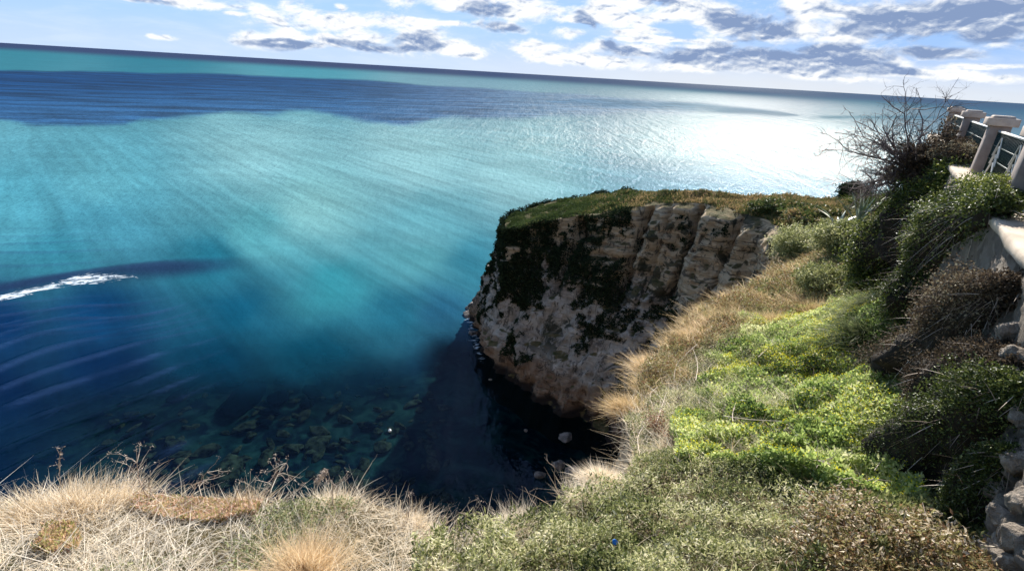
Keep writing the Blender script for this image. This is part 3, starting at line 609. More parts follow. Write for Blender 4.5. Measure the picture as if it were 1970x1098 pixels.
mixP = poly_world([(1190, 920), (1185, 820), (1200, 740), (1290, 650), (1400, 600), (1520, 620), (1500, 760), (1440, 900), (1300, 930)])
P = scatter(62000, mixP); Q, h = raised(P, .36, 1.7, 101)
tn = np.clip(rng.random(len(Q))*.6+(fbm(Q, 1.5, 3, 102)-.3)*.9, 0, 1)
tag(thin('edge_weeds', [leaves(Q, rng.uniform(.02, .055, len(Q)), rng.uniform(.008, .018, len(Q)), tn, np.array([[0, 0, 1.]]), .3)], M_bush), 'mixed green weeds between the cliff edge and the yellow flowered patch', 'weeds', kind='stuff')
parts = [grass(9000, mixP, (.15, .5), .005, mat_tint=(.2, 1.2), s=.6, bend=.5, sc_d=.06)]
tag(thin('dry_stalks', parts, M_dry), 'pale dry stalks scattered through the weeds along the cliff edge', 'stalks', kind='stuff')
mustP = poly_world([(1290, 905), (1330, 780), (1380, 680), (1440, 640), (1480, 625), (1560, 590), (1640, 560), (1720, 600), (1740, 700), (1760, 800), (1800, 960), (1780, 1000), (1640, 990), (1540, 960), (1420, 900)])
P = scatter(120000, mustP); Q, h = raised(P, .42, 2.4, 103, .3)
tn = np.clip(rng.random(len(Q))*.6+(fbm(Q, 1.3, 4, 104)-.36)*1.5+sst(7, 14, Q[:, 1])*.2, 0, 1)
sp_ = grass(5000, mustP, (.15, .5), .004, mat_tint=(.3, 1.2), s=.7, bend=.5, sc_d=.05, mask=lambda q: np.clip(1.1-sst(3.5, 7, q[:, 0]), .1, 1))
tag(thin('pale_stalks', [sp_], M_dry), 'pale dry stalks poking through the green herbs', 'stalks', kind='stuff')
P2_ = scatter(14000, mustP, seedmask=lambda q: sst(.5, .62, fbm(q, .8, 3, 177))); Q2_, h2_ = raised(P2_, .45, 2.4, 103, .3)
tag(thin('mixed_weeds', [leaves(Q2_, rng.uniform(.03, .09, len(Q2_)), rng.uniform(.01, .03, len(Q2_)), rng.random(len(Q2_)), np.array([[0, 0, 1.]]), .3)], M_bush), 'duller weeds mixed through the flowering herbs', 'weeds', kind='stuff')
tag(thin('flowering_herbs', [leaves(Q, rng.uniform(.03, .085, len(Q)), rng.uniform(.018, .042, len(Q)), tn, np.array([[0, 0, 1.]]), .35)], M_mustard), 'bright green leafy herbs filling the sunny slope below the wall', 'herbs', kind='stuff')
def fmask(q): return np.clip(.12+sst(7, 13, q[:, 1])*.9, 0, 1)*sst(.38, .6, fbm(q, 1.1, 3, 105))
P = scatter(13000, mustP, seedmask=fmask); h = .42*(.3+.7*sst(.3, .68, fbm(P, 2.4, 3, 103))); P[:, 2] += h+rng.uniform(.0, .06, len(P))
tag(thin('yellow_flowers', [leaves(P, rng.uniform(.016, .028, len(P)), .018, rng.random(len(P)), np.array([[0, 0, 1.]]), .1)], M_flower), 'small yellow flowers dotted over the bright green herbs', 'flowers', kind='stuff')
goldP = poly_world([(1200, 720), (1240, 660), (1290, 590), (1370, 530), (1470, 485), (1540, 465), (1620, 500), (1610, 560), (1560, 620), (1470, 620), (1400, 640), (1320, 680), (1260, 740), (1210, 780)])
parts = [grass(30000, goldP, (.18, .60), .007, mat_tint=(.0, 1.3), s=.65, bend=.45, sc_d=.08, lean=(-.25, -.15), mask=lambda q: .15+sst(.4, .6, fbm(q, .8, 3, 196)))]
P = scatter(30000, goldP); Q, h = raised(P, .5, 1.0, 197, .1)
tag(thin('brown_undergrowth', [leaves(Q, rng.uniform(.03, .07, len(Q))*(1+Q[:, 1]*.03), rng.uniform(.012, .026, len(Q))*(1+Q[:, 1]*.03), np.clip(rng.random(len(Q))*.5+(fbm(Q, 1., 3, 198)-.3), 0, 1), np.array([[0, 0, 1.]]), .3)], M_russet), 'brownish low undergrowth between the tall golden grass', 'undergrowth', kind='stuff')
tag(thin('tall_golden_grass', parts, M_golden), 'tall golden brown grass leaning along the cliff edge in mid distance', 'grass', kind='stuff')
P = scatter(7000, poly_world([(1300, 600), (1400, 535), (1500, 490), (1560, 500), (1500, 560), (1380, 610)])); Q, h = raised(P, .5, 1.2, 106)
# general cover of the slope toward the neck and wall
slopeP = poly_world([(1380, 620), (1560, 470), (1620, 430), (1720, 380), (1850, 390), (1960, 500), (1960, 1090), (1700, 1090), (1600, 980), (1740, 900), (1720, 700), (1640, 600), (1500, 640)])
P = scatter(90000, slopeP); Q, h = raised(P, .3, 1.2, 107)
tn = np.clip(rng.random(len(Q))*.5+(fbm(Q, 1.1, 3, 108)-.3)*.9, 0, 1)
tag(thin('slope_weeds', [leaves(Q, rng.uniform(.03, .08, len(Q))*(1+Q[:, 1]*.03), rng.uniform(.012, .03, len(Q))*(1+Q[:, 1]*.03), tn, np.array([[0, 0, 1.]]), .3)], M_bush), 'olive and brown weeds covering the slope between the wall and the headland', 'weeds', kind='stuff')
# headland turf
def turf(n, polypx, L, W, mat, tr, name, lab, mask=None):
    P = scatter(n, polypx, rmin=20, power=1, seedmask=mask); nn = len(P); cl = fbm(P, .7, 3, 111)
    b = rng.normal(size=(nn, 3))*.1; b[:, 2] = -.05
    V_, F_, T_ = blades(P-[0, 0, .03], upish(nn, .5), rng.uniform(*L, nn)*(.3+1.4*cl), W*rng.uniform(.6, 1.4, nn), b, np.clip(rng.uniform(*tr, nn)+(fbm(P, .5, 3, 112)-.5)*.9, 0, 1))
    o_ = mk(name, V_, F_, mat, tint=T_); return tag(o_, lab, 'grass', kind='stuff')
hd = [tuple(q) for q in rim[(ts > 27.5) & (ts < 46.2), :2]]+[(30, 30), (20, 27)]
turf(60000, hd, (.08, .34), .07, M_turf, (.35, 1.0), 'headland_grass', 'tawny dry grass on the flat top of the headland', mask=lambda q: np.clip(sst(7, 15, q[:, 0]+(fbm(q, .3, 2, 113)-.5)*8), .0, 1))
turf(50000, hd, (.06, .26), .07, M_turf, (-.1, .5), 'headland_scrub', 'dark green low scrub on the seaward top of the headland', mask=lambda q: np.clip(1-sst(6, 16, q[:, 0]+(fbm(q, .3, 2, 113)-.5)*8), .12, 1))
# scrub clinging to the cliff face
kk = np.where((ts > 27) & (ts < 41.5))[0]
cf = CLIFF[kk][:, :-8]; kn = nrm[kk]
ci = rng.integers(0, cf.shape[0]-1, 900000); cj = rng.integers(0, cf.shape[1]-1, 900000); fa_, fb_ = rng.random(900000)[:, None], rng.random(900000)[:, None]
P = cf[ci, cj]*(1-fa_)*(1-fb_)+cf[ci+1, cj]*fa_*(1-fb_)+cf[ci, cj+1]*(1-fa_)*fb_+cf[ci+1, cj+1]*fa_*fb_
rel = cj/cf.shape[1]
pxx, pyy = proj(P)
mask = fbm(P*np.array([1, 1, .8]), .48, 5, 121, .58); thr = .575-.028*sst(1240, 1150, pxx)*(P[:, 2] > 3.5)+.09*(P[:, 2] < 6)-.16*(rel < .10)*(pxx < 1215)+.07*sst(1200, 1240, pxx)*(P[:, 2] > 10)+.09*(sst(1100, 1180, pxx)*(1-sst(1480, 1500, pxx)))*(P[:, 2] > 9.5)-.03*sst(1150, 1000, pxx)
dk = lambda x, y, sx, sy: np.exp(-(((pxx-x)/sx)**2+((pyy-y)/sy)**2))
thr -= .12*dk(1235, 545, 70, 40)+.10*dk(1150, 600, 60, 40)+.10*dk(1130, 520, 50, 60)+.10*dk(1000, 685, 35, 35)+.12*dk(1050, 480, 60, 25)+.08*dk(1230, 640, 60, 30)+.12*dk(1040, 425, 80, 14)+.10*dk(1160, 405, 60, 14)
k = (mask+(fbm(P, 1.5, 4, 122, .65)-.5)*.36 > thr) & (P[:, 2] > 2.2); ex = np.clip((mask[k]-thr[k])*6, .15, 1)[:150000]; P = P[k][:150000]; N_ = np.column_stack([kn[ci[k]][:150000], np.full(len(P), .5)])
P = P+unit(N_)*(rng.random(len(P))**1.3*(.6)*ex)[:, None]
tag(thin('cliff_scrub', [leaves(P, rng.uniform(.10, .24, len(P)), rng.uniform(.06, .14, len(P)), rng.random(len(P)), unit(N_), .3)], M_scrub), 'dark patches of scrub clinging to the shaded face of the headland', 'scrub', kind='stuff')
print('cover', time.time()-T0)

# ------------------------------------------------------------------ individual tussocks, stalks, dead branches
def tussock(px, py, n, L, W, mat, lab, spread=.12, tr=(.2, 1.), lean=(0, 0), s=.45, group=None, bend=.35, name='grass_tussock'):
    if mat is M_dry: L = (L[0]*.45, L[1]*.66); spread *= 1.35; n = int(n*1.2)
    p = surf_px(px, py); r = np.abs(rng.normal(size=n))*spread; a = rng.uniform(0, 2*PI, n); B = np.column_stack([r*np.cos(a), r*np.sin(a), np.zeros(n)])
    wp = B+p; B[:, 2] = Z(wp[:, 0], wp[:, 1])-p[2]-.02
    D = unit(np.column_stack([B[:, 0]/max(spread, .01)*s+rng.normal(size=n)*.18+lean[0], B[:, 1]/max(spread, .01)*s+rng.normal(size=n)*.18+lean[1], np.ones(n)]))
    D = unit(D+rng.normal(size=(n, 3))*.42*(rng.random(n) < .6)[:, None]); D[:, 2] = np.abs(D[:, 2]); b = np.column_stack([D[:, 0]+rng.normal(size=n)*.5, D[:, 1]+rng.normal(size=n)*.5, -np.abs(rng.normal(size=n))*.7])*bend
    V_, F_, T_ = blades(B, D, rng.uniform(*L, n), W*rng.uniform(.7, 1.3, n), b, rng.uniform(*tr, n))
    o_ = mk(name, V_, F_, mat, tint=T_); o_.location = p; return tag(o_, lab, 'grass tuft', group)
GT = 'grass tufts along the cliff edge'
tussock(150, 985, 2600, (.16, .42), .005, M_dry, 'big pale grass tuft at the far left of the near cliff edge', .17, (.1, .95), group=GT)
tussock(60, 990, 1500, (.12, .33), .005, M_dry, 'pale grass tuft at the left border of the photo', .13, (.2, .9), group=GT)
tussock(235, 965, 900, (.10, .30), .004, M_dry, 'smaller straw tuft just right of the big tuft at far left', .09, (.2, 1.), group=GT)
tussock(470, 975, 900, (.10, .28), .004, M_dry, 'brownish tuft on the cliff edge beside the pink succulents', .09, (.0, .7), group=GT)
tussock(640, 975, 1300, (.10, .25), .004, M_dry, 'rounded straw tuft on the near edge below the feathery seed head', .11, (.3, 1.), group=GT)
tussock(800, 1010, 700, (.08, .24), .004, M_dry, 'sparse tuft where the near edge starts to dip', .09, (.1, .9), group=GT)
tussock(590, 1110, 2200, (.16, .36), .004, M_golden, 'upright golden tuft at the bottom border left of centre', .12, (.6, 1.2), group=GT)
tussock(1160, 925, 2600, (.12, .36), .005, M_dry, 'pale wiry tuft overhanging the dark cove at the inner corner', .10, (.4, 1.1), lean=(-.35, .1), s=.7, group=GT)
tussock(1262, 715, 3000, (.25, .62), .007, M_golden, 'golden tuft with spiky tips above the steep cove edge', .22, (.4, 1.1), lean=(-.3, 0), group=GT)
tussock(1205, 790, 1600, (.2, .45), .006, M_golden, 'reddish golden tuft lowest on the cove edge', .15, (.3, .9), lean=(-.3, 0), group=GT)
tussock(1335, 660, 1800, (.25, .6), .008, M_golden, 'golden tuft just uphill of the spiky tuft', .22, (.3, 1.), lean=(-.2, 0), group=GT)
tussock(1560, 610, 2600, (.3, .75), .010, M_golden, 'dense brown topped tuft with a dark base beside the green herbs', .30, (.1, .8), group=GT)
tussock(1490, 630, 1800, (.3, .7), .010, M_golden, 'brown tuft bordering the yellow flowers', .25, (.1, .9), group=GT)
tussock(1680, 590, 2600, (.25, .5), .014, M_greengrass, 'grey green windswept tuft below the hanging vines', .25, (.3, 1.), lean=(-.6, -.3), s=.8, group='windswept tufts on the slope', bend=.7)
tussock(1660, 650, 2600, (.25, .55), .014, M_greengrass, 'dark green windswept tuft above the flowering herbs', .25, (.0, .8), lean=(-.6, -.3), s=.8, group='windswept tufts on the slope', bend=.7)
tussock(1690, 980, 1500, (.2, .45), .004, M_greengrass, 'wispy pale green tuft near the bottom right beside the reddish shrub', .14, (.5, 1.1), lean=(.3, -.2), s=.9, group='windswept tufts on the slope', bend=.7)

def stalk(base, tip, seed, lab, twigs=6, head=0, r0=.0045, curl=.1, grp='dead stalks on the near cliff edge', name='dead_stalk', tw=.35):
    r3 = np.random.default_rng(seed); b = surf_px(*base); t = aty(tip[0], tip[1], b[1]+.02); L = np.linalg.norm(t-b); paths = []
    k = 9; s = np.linspace(0, 1, k)[:, None]; side = unit(np.cross(t-b, F)); main = b+(t-b)*s+side*(np.sin(s*PI*1.3)*curl*L*r3.choice([-1, 1]))*(1-s*.5)+r3.normal(size=(k, 3))*.012*L
    main[0] = b-[0, 0, .03]; paths.append((main-b, np.linspace(r0, r0*.35, k)))
    for q in range(twigs):
        i0 = r3.integers(2, k-1); d = unit(r3.normal(size=3)+unit(t-b)*.9); ln = L*tw*r3.uniform(.4, 1); pts_ = main[i0]+d*ln*np.linspace(0, 1, 5)[:, None]+r3.normal(size=(5, 3))*.03*ln; pts_[0] = main[i0]
        pts_[:, 2] -= np.linspace(0, 1, 5)**2*ln*.2; paths.append((pts_-b, np.linspace(r0*.55, r0*.2, 5)))
        if r3.random() < .7:
            d2 = unit(d+r3.normal(size=3)*.7); pp = pts_[3]+d2*ln*.4*np.linspace(0, 1, 4)[:, None]; paths.append((pp-b, np.linspace(r0*.4, r0*.15, 4)))
    V_, F_, T_ = tubes(paths, 4, tint=[r3.uniform(.35, 1) for _ in paths]); root = empty(name, b); mk('stem', V_, F_, M_twig, root, tint=T_)
    if head:
        ends = np.array([p_[0][-1] for p_ in paths]); c = ends[r3.integers(0, len(ends), head)] if head < 400 else (main[-3:]-b)[r3.integers(0, 3, head)]
        Q = c+r3.normal(size=(head, 3))*.012
        V_, F_, T_ = leaves(Q, .02, .005, r3.uniform(.4, 1, head)); mk('seed_head' if head >= 400 else 'dry_foliage', V_, F_, M_twig, root, tint=T_)
    return tag(root, lab, 'dead stalk', grp)
stalk((100, 960), (116, 862), 1, 'tall bent dead stalk rising from the big tuft at far left', 3, 40)
stalk((300, 975), (252, 862), 2, 'dead stalk with a twiggy bushy head left of the pink succulents', 16, 220, tw=.4)
stalk((300, 975), (285, 905), 22, 'short side stalk at the foot of the twiggy headed one', 5, 30)
stalk((395, 965), (411, 878), 3, 'forked wiry dead stalk behind the pink succulents', 5, 20, curl=.18)
stalk((375, 970), (425, 905), 33, 'low curling stalk beside the forked one', 6, 10, curl=.25)
stalk((520, 975), (552, 878), 4, 'bushy dead stalk cluster, tallest right of the pink succulents', 14, 160, tw=.5)
stalk((490, 975), (478, 905), 44, 'thin upright stalk left of the bushy cluster', 4, 40)
stalk((540, 980), (585, 925), 45, 'leaning twig right of the bushy cluster', 6, 40)
stalk((590, 985), (620, 905), 5, 'leaning stalk with one feathery seed head', 0, 420, r0=.003)
stalk((630, 985), (636, 905), 6, 'thin stalk right of the feathery seed head', 2, 30)
stalk((655, 985), (660, 903), 7, 'hooked stalk rightmost on the raised part of the edge', 2, 60, curl=.25)
stalk((460, 985), (459, 925), 52, 'short straight stalk between the pink succulents and the bushy cluster', 1, 10)
stalk((690, 985), (697, 945), 8, 'tiny slanting stalk in the middle of the near edge', 1, 4)
stalk((775, 1010), (790, 940), 9, 'dead stalk where the near edge dips', 5, 60)
stalk((880, 1050), (893, 958), 10, 'looping curled stalk in the notch of the edge', 7, 30, curl=.3)
stalk((905, 1050), (912, 960), 11, 'second curled stalk on the right of the notch', 7, 30, curl=-.3)
stalk((985, 1030), (980, 948), 12, 'thin stalk right of the notch leaning left', 1, 10, curl=.02)
stalk((1080, 985), (1062, 890), 13, 'long straight stalk crossing in front of the black water', 1, 10, curl=.02)
stalk((1040, 1000), (1010, 935), 14, 'short straw stalk between the notch and the long straight stalk', 1, 6, curl=.02)
def branch(pxs, r, seed, lab, lift=.12, n=6):
    r3 = np.random.default_rng(seed); P_ = np.array([surf_px(*q) for q in pxs]); P_[:, 2] += lift+r3.uniform(0, .12, len(P_)); b = P_[0].copy(); b[2] -= lift
    tt_ = np.linspace(0, len(P_)-1.001, 5*len(P_)); m_ = catmull(P_, tt_); paths = [(m_-b, np.linspace(r, r*.4, len(m_)))]
    for q in range(n):
        i0 = r3.integers(1, len(m_)-1); d = unit(r3.normal(size=3)+[0, 0, .5]); ln = r3.uniform(.1, .35); pp = m_[i0]+d*ln*np.linspace(0, 1, 5)[:, None]+r3.normal(size=(5, 3))*.015; pp[0] = m_[i0]; paths.append((pp-b, np.linspace(r*.5, r*.15, 5)))
    V_, F_, T_ = tubes(paths, 5, tint=[r3.uniform(.6, 1) for _ in paths]); o_ = mk('dead_branch', V_, F_, M_twig, tint=T_); o_.location = b; return tag(o_, lab, 'dead branch', 'dead branches lying on the slope')
branch([(1530, 935), (1570, 950), (1620, 975), (1655, 985)], .011, 1, 'longest pale dead branch lying at the lower edge of the flowering herbs', .3, 8)
branch([(1255, 850), (1265, 820), (1275, 790)], .009, 2, 'pale curved branch standing among the reddish weeds at the cove edge', .3)
branch([(1225, 905), (1222, 870), (1235, 850)], .008, 3, 'pale branch lowest at the cove edge above the wiry tuft', .25)
branch([(1330, 770), (1335, 730), (1325, 700)], .008, 4, 'upright pale branch between the spiky tuft and the flowers', .35)
branch([(1450, 720), (1470, 700), (1480, 680)], .008, 5, 'short white branch in the middle of the green weeds', .35)
branch([(1380, 845), (1430, 850), (1490, 855)], .007, 6, 'thin horizontal stick across the lower green weeds', .35, 3)
branch([(1400, 870), (1398, 840), (1405, 815)], .007, 7, 'small upright stick at the end of the horizontal one', .3)
branch([(1660, 960), (1680, 930), (1672, 905)], .005, 8, 'thin arched twig right of the longest branch', .35, 1)
branch([(1335, 690), (1300, 720), (1290, 760)], .007, 10, 'pale leaning branch just below the spiky tuft', .3)
branch([(1260, 770), (1245, 790), (1250, 820)], .007, 11, 'pale hooked branch above the reddish weeds', .3)
def herb(px, py, lab, seed, mat, hh=.45, n=500, sp=.12, L=.04, name='reddish_weed', cat='weed', grp=None, tw=.006):
    r3 = np.random.default_rng(seed); b = surf_px(px, py); root = empty(name, b); paths = []; pts_ = []
    for q in range(7):
        a = r3.uniform(0, 2*PI); tip = np.array([math.cos(a)*sp*r3.uniform(.3, 1), math.sin(a)*sp*r3.uniform(.3, 1), hh*r3.uniform(.6, 1)]); s = np.linspace(0, 1, 6)[:, None]; p_ = tip*s+r3.normal(size=(6, 3))*.012; p_[0] = [0, 0, -.03]
        paths.append((p_, np.linspace(tw, tw*.4, 6))); pts_.append(p_)
    V_, F_, T_ = tubes(paths, 4); mk('stems', V_, F_, M_twig, root, tint=T_); pp = np.array(pts_)[r3.integers(0, 7, n), r3.integers(1, 6, n)]+r3.normal(size=(n, 3))*sp*.35
    pp[:, 2] = np.maximum(pp[:, 2], .01); V_, F_, T_ = leaves(pp, L*r3.uniform(.6, 1.2, n), L*.4, r3.random(n)); mk('foliage', V_, F_, mat, root, tint=T_); return tag(root, lab, cat, grp)
herb(1262, 840, 'reddest weed, on the cove edge between the pale branches', 1, M_red, .45, 900, .16, grp='reddish weeds at the cove edge')
herb(1290, 870, 'lower reddish weed just inland of the reddest one', 2, M_red, .35, 500, .14, grp='reddish weeds at the cove edge')
herb(1322, 690, 'small red weed right beside the spiky golden tuft', 3, M_red, .3, 250, .10, grp='reddish weeds at the cove edge')
herb(1500, 880, 'tall brown seeded weed standing in the lower green herbs', 4, M_twig, .6, 250, .07, .03, 'dry_weed', grp='dry brown weeds in the herbs')
herb(1378, 830, 'brown upright weed left of the tall seeded one', 5, M_twig, .6, 200, .07, .03, 'dry_weed', grp='dry brown weeds in the herbs')
herb(1300, 800, 'brown weed nearest the reddest weed', 6, M_twig, .55, 200, .08, .03, 'dry_weed', grp='dry brown weeds in the herbs')
herb(1425, 790, 'brown weed in the middle of the green herbs', 7, M_twig, .6, 200, .06, .03, 'dry_weed', grp='dry brown weeds in the herbs')

# ------------------------------------------------------------------ shrubs and hanging vines
def lumpy(c, rad, n, seed, inner=.6, nf=1.5, na=1.4):
    d = unit(rng.normal(size=(n, 3))); d[:, 2] = np.where(d[:, 2] < -.3, -d[:, 2], d[:, 2]); q = fbm(d*nf+seed, 1, 3, seed)
    q2 = fbm(d*nf*4+seed, 1, 2, seed+1); rr_ = np.maximum(.15, 1-na/2+na*q)*(.65+.7*q2)*(inner+(1.15-inner)*rng.random(n)**.8); return d*rr_[:, None]*rad, d
def shrub(c, rad, n, L, W, mat, lab, seed, core=True, twigs=30, tr=(0, 1), name='shrub', cat='shrub', grp=None, cmat=None, trel=1.0):
    c = np.array(c); rad = np.array(rad); root = empty(name, (c[0], c[1], c[2]-rad[2]*.6)); off = np.array([0, 0, rad[2]*.6]); P_, d = lumpy(c, rad, n, seed)
    tn = np.clip(rng.uniform(*tr, n)*.7+(fbm(P_, 2.2/rad.max(), 3, seed+5)-.3)*.8, 0, 1)
    V_, F_, T_ = leaves(P_+off, L*rng.uniform(.6, 1.3, n), W*rng.uniform(.6, 1.3, n), tn, d, .25); mk('foliage', V_, F_, mat, root, tint=T_)
    if core:
        Vr, Fr = rockmesh(int(seed)+300, 1.); q = fbm(unit(Vr)*1.4+seed, 1, 3, seed); Vc = unit(Vr)*((np.maximum(.2, 1-.7+1.4*q)*.5)[:, None])*rad+off; mk('twig_shade_core', Vc, Fr, M_core, root)  # near-black lump standing in for the shade between inner twigs
    paths = []
    for q in range(twigs):
        e = P_[rng.integers(0, n)]*rng.uniform(1.0, 1.25)*trel; s = np.linspace(0, 1, 6)[:, None]; p_ = e*s; p_[:, 2] += np.sin(s[:, 0]*PI)*.1*rad[2]; p_ = p_+rng.normal(size=(6, 3))*.03*rad.max(); p_[0] = [0, 0, -off[2]]; paths.append((p_+off, np.linspace(.012, .003, 6)*max(1, rad.max()*.6)))
    if paths: V_, F_, T_ = tubes(paths, 4); mk('twigs', V_, F_, M_twig, root, tint=T_)
    return tag(root, lab, cat, grp)
p = surf_px(1540, 500); shrub(p+[0, 0, .3], (1.5, 1.5, .9), 14000, .10, .05, M_bush, 'tan and olive shrub where the slope narrows toward the headland', 31, grp='shrubs on the slope', tr=(.2, .95))
p = surf_px(1630, 490); shrub(p+[0, 0, .3], (1.4, 1.4, 1.0), 14000, .10, .05, M_bush, 'dark gapped olive shrub left of the green vine bank', 32, grp='shrubs on the slope', tr=(0, .85))
p = surf_px(1580, 560); shrub(p+[0, 0, .2], (.9, .9, .6), 8000, .08, .04, M_bush, 'lower dark olive shrub above the brown topped tuft', 33, grp='shrubs on the slope', tr=(0, .8))
p = surf_px(1500, 410); shrub(p+[0, 0, .2], (1.6, 1.3, .5), 6000, .2, .1, M_turf, 'low green shrub on the rim above the cliff ledges', 34, grp='shrubs on the headland neck', tr=(0, .7))
p = surf_px(1570, 425); shrub(p+[0, 0, .2], (1.6, 1.4, .5), 6000, .2, .1, M_turf, 'yellowish green shrub between the cliff ledges and the agave', 35, grp='shrubs on the headland neck', tr=(.2, .9))
p = surf_px(1640, 384); shrub(p+[0, 0, .3], (1.0, .9, .7), 4000, .2, .09, M_scrub, 'small dark bush against the bright sea near the agave', 36, twigs=12, grp='shrubs on the headland neck', tr=(0, 1))
for k_, (x_, y_, r_, lab_) in enumerate([(1700, 1075, .42, 'reddish brown twiggy shrub in the bottom right, left of the stone heap'), (1600, 1090, .34, 'smaller reddish shrub on the bottom border beside the green scrub'), (1790, 1095, .36, 'tan and rusty shrub nearest the stone heap'), (1640, 1030, .26, 'low rusty weed just below the longest pale branch')]):
    p = surf_px(x_, y_); shrub(p+[0, 0, .02], (r_, r_, .30), int(11000*r_), .045, .018, M_russet, lab_, 37+k_, core=False, twigs=26, grp='reddish shrubs at lower right', tr=(0, 1.2))
russP = poly_world([(1540, 1040), (1600, 1000), (1680, 1000), (1800, 1030), (1880, 1060), (1900, 1200), (1500, 1250)])
P = scatter(26000, russP); Q, h = raised(P, .26, 2.2, 171, .1)
tag(thin('rusty_undergrowth', [leaves(Q, rng.uniform(.02, .05, len(Q)), rng.uniform(.006, .014, len(Q)), np.clip(rng.random(len(Q))*.6+(fbm(Q, 2.5, 3, 172)-.2)*.8, 0, 1), np.array([[0, 0, 1.]]), .35)], M_russet), 'rusty brown undergrowth around the reddish shrubs at lower right', 'undergrowth', kind='stuff')
def rig(c, sc_=1): return np.array(c)
def wallpt(x, y, f):
    "point on the wall plane seen at (x, y), pulled a little off the wall by f"
    d = ray(x, y); best = None
    for a_, b_ in zip(WALL[2:6], WALL[3:7]):
        e = b_-a_; M_ = np.array([[d[0], -e[0]], [d[1], -e[1]]]); t_, s_ = np.linalg.solve(M_, a_)
        if t_ > 0 and -.02 <= s_ <= 1.02 and (best is None or t_ < best): best = t_
    return CAM+d*(best if best else 12.)*f
def vine(spine, rad, n, L, W, mat, lab, seed, tr=(0, 1), strands=400, name='hanging_vine', sl=.5):
    """cushion of creeper running along a spine [(px, py, Y)], ridge line given"""
    S = np.array([wallpt(*q) if q[2] < 2 else aty(*q) for q in spine]); rad = np.array(rad); S[:, 2] -= rad*(.75 if spine[0][2] > 2 else .55)
    root = empty(name, tuple(S[-1])); k = len(S)
    def pt(t, d, f):
        c = catmull(S, t); r = np.interp(t, np.arange(k), rad)
        q = fbm(c*.9+d*.8, 1.1, 3, seed); q2 = fbm(c*3.2+d*2, 1, 2, seed+1); q3 = fbm(c*7+d*5, 1, 2, seed+2); return c+d*(r*(.35+1.1*q)*(.6+.8*q2)*(.75+.5*q3)*f)[:, None]
    t = rng.uniform(0, k-1.001, 4*n); d = unit(rng.normal(size=(4*n, 3))); kp = np.where(rng.random(4*n) < .10+sst(-.1, .6, d @ np.array([-.1, .3, .95])))[0][:n]; n = len(kp); t = t[kp]; d = d[kp]; f = .80+.42*rng.random(n)**1.5; P_ = pt(t, d, f)-S[-1]
    tn = np.clip(rng.uniform(*tr, n)*.7+(fbm(P_, 1.3, 3, seed+7)-.3)*.8, 0, 1)
    V_, F_, T_ = leaves(P_, L*rng.uniform(.6, 1.3, n), W*rng.uniform(.6, 1.3, n), tn, d, .25); mk('foliage', V_, F_, mat, root, tint=T_)
    # stem core as a closed lumpy tube, near-black to stand for inner shade
    na_, nt_ = 26, 10*k; T2 = np.repeat(np.linspace(0, k-1.001, nt_), na_); an = np.tile(np.arange(na_)*2*PI/na_, nt_)
    tg = unit(np.gradient(catmull(S, np.linspace(0, k-1.001, nt_)), axis=0)); a_ = unit(np.cross(tg, [0, 0, 1.])); b_ = np.cross(a_, tg); ff = np.sin(np.linspace(.12, PI-.12, nt_))**.4
    dd_ = np.repeat(a_, na_, 0)*np.cos(an)[:, None]+np.repeat(b_, na_, 0)*np.sin(an)[:, None]; Pc = pt(T2, dd_, .86*np.repeat(ff, na_))-S[-1]
    i_ = np.arange(nt_-1)[:, None]*na_+np.arange(na_)[None]; j_ = np.arange(nt_-1)[:, None]*na_+(np.arange(na_)[None]+1) % na_
    mk('stem_shade_core', Pc, np.stack([i_, j_, j_+na_, i_+na_], -1).reshape(-1, 4), M_core, root)
    if strands:
        t = rng.uniform(0, k-1.001, strands); d = unit(rng.normal(size=(strands, 3))*[1, 1, .6]); P0_ = pt(t, d, np.full(strands, 1.))-S[-1]; D = unit(d*.9+[0, 0, -.3]+rng.normal(size=(strands, 3))*.3)
        b = np.zeros((strands, 3)); b[:, 2] = -sl; V_, F_, T_ = blades(P0_, D, rng.uniform(.2, .8, strands)*sl*1.6, .006+.0*t, b*rng.uniform(.3, 1, strands)[:, None], rng.random(strands)); mk('trailing_creeper', V_, F_, M_twig, root, tint=T_)
    return tag(root, lab, 'vine', 'creepers hanging from the promenade wall')
vine([(1855, 332, 12.2), (1815, 350, 12.8), (1775, 385, 13.6), (1735, 435, 14.2), (1700, 495, 14.3), (1665, 540, 14.2)], [.5, .8, 1.05, 1.05, .8, .45], 34000, .07, .045, M_vineg, 'green creeper bank running down from the far end of the wall', 41, strands=500, tr=(0, 1.2))
vine([(1935, 390, .99), (1885, 385, .97), (1845, 415, .95), (1810, 470, .93), (1780, 540, .90), (1745, 610, .88)], [.25, .46, .62, .66, .6, .38], 56000, .042, .028, M_vine, 'dark creeper with green tips draped below the near end of the coping', 42, tr=(.1, 1.15), strands=500)
vine([(1965, 545, .97), (1920, 560, .95), (1865, 590, .92), (1815, 640, .90), (1770, 700, .88), (1735, 760, .86)], [.16, .36, .55, .62, .58, .35], 60000, .035, .02, M_vineb, 'purplish brown creeper halfway down the wall', 43, tr=(.1, 1.1), strands=600, sl=.3)
vine([(1990, 740, .96), (1925, 760, .91), (1865, 785, .87), (1805, 845, .84), (1765, 920, .83), (1760, 985, .83)], [.16, .34, .50, .56, .50, .3], 80000, .028, .015, M_vine, 'largest dark glossy creeper mound at lower right beside the wall stones', 44, tr=(0, 1.1), strands=500, sl=.25)
p = aty(1792, 338, 13.6); shrub(p, (.74, .72, .78), 18000, .09, .035, M_vineb, 'rounded brown thicket in front of the farthest pillars', 45, twigs=120, tr=(.1, .9), name='brown_thicket')
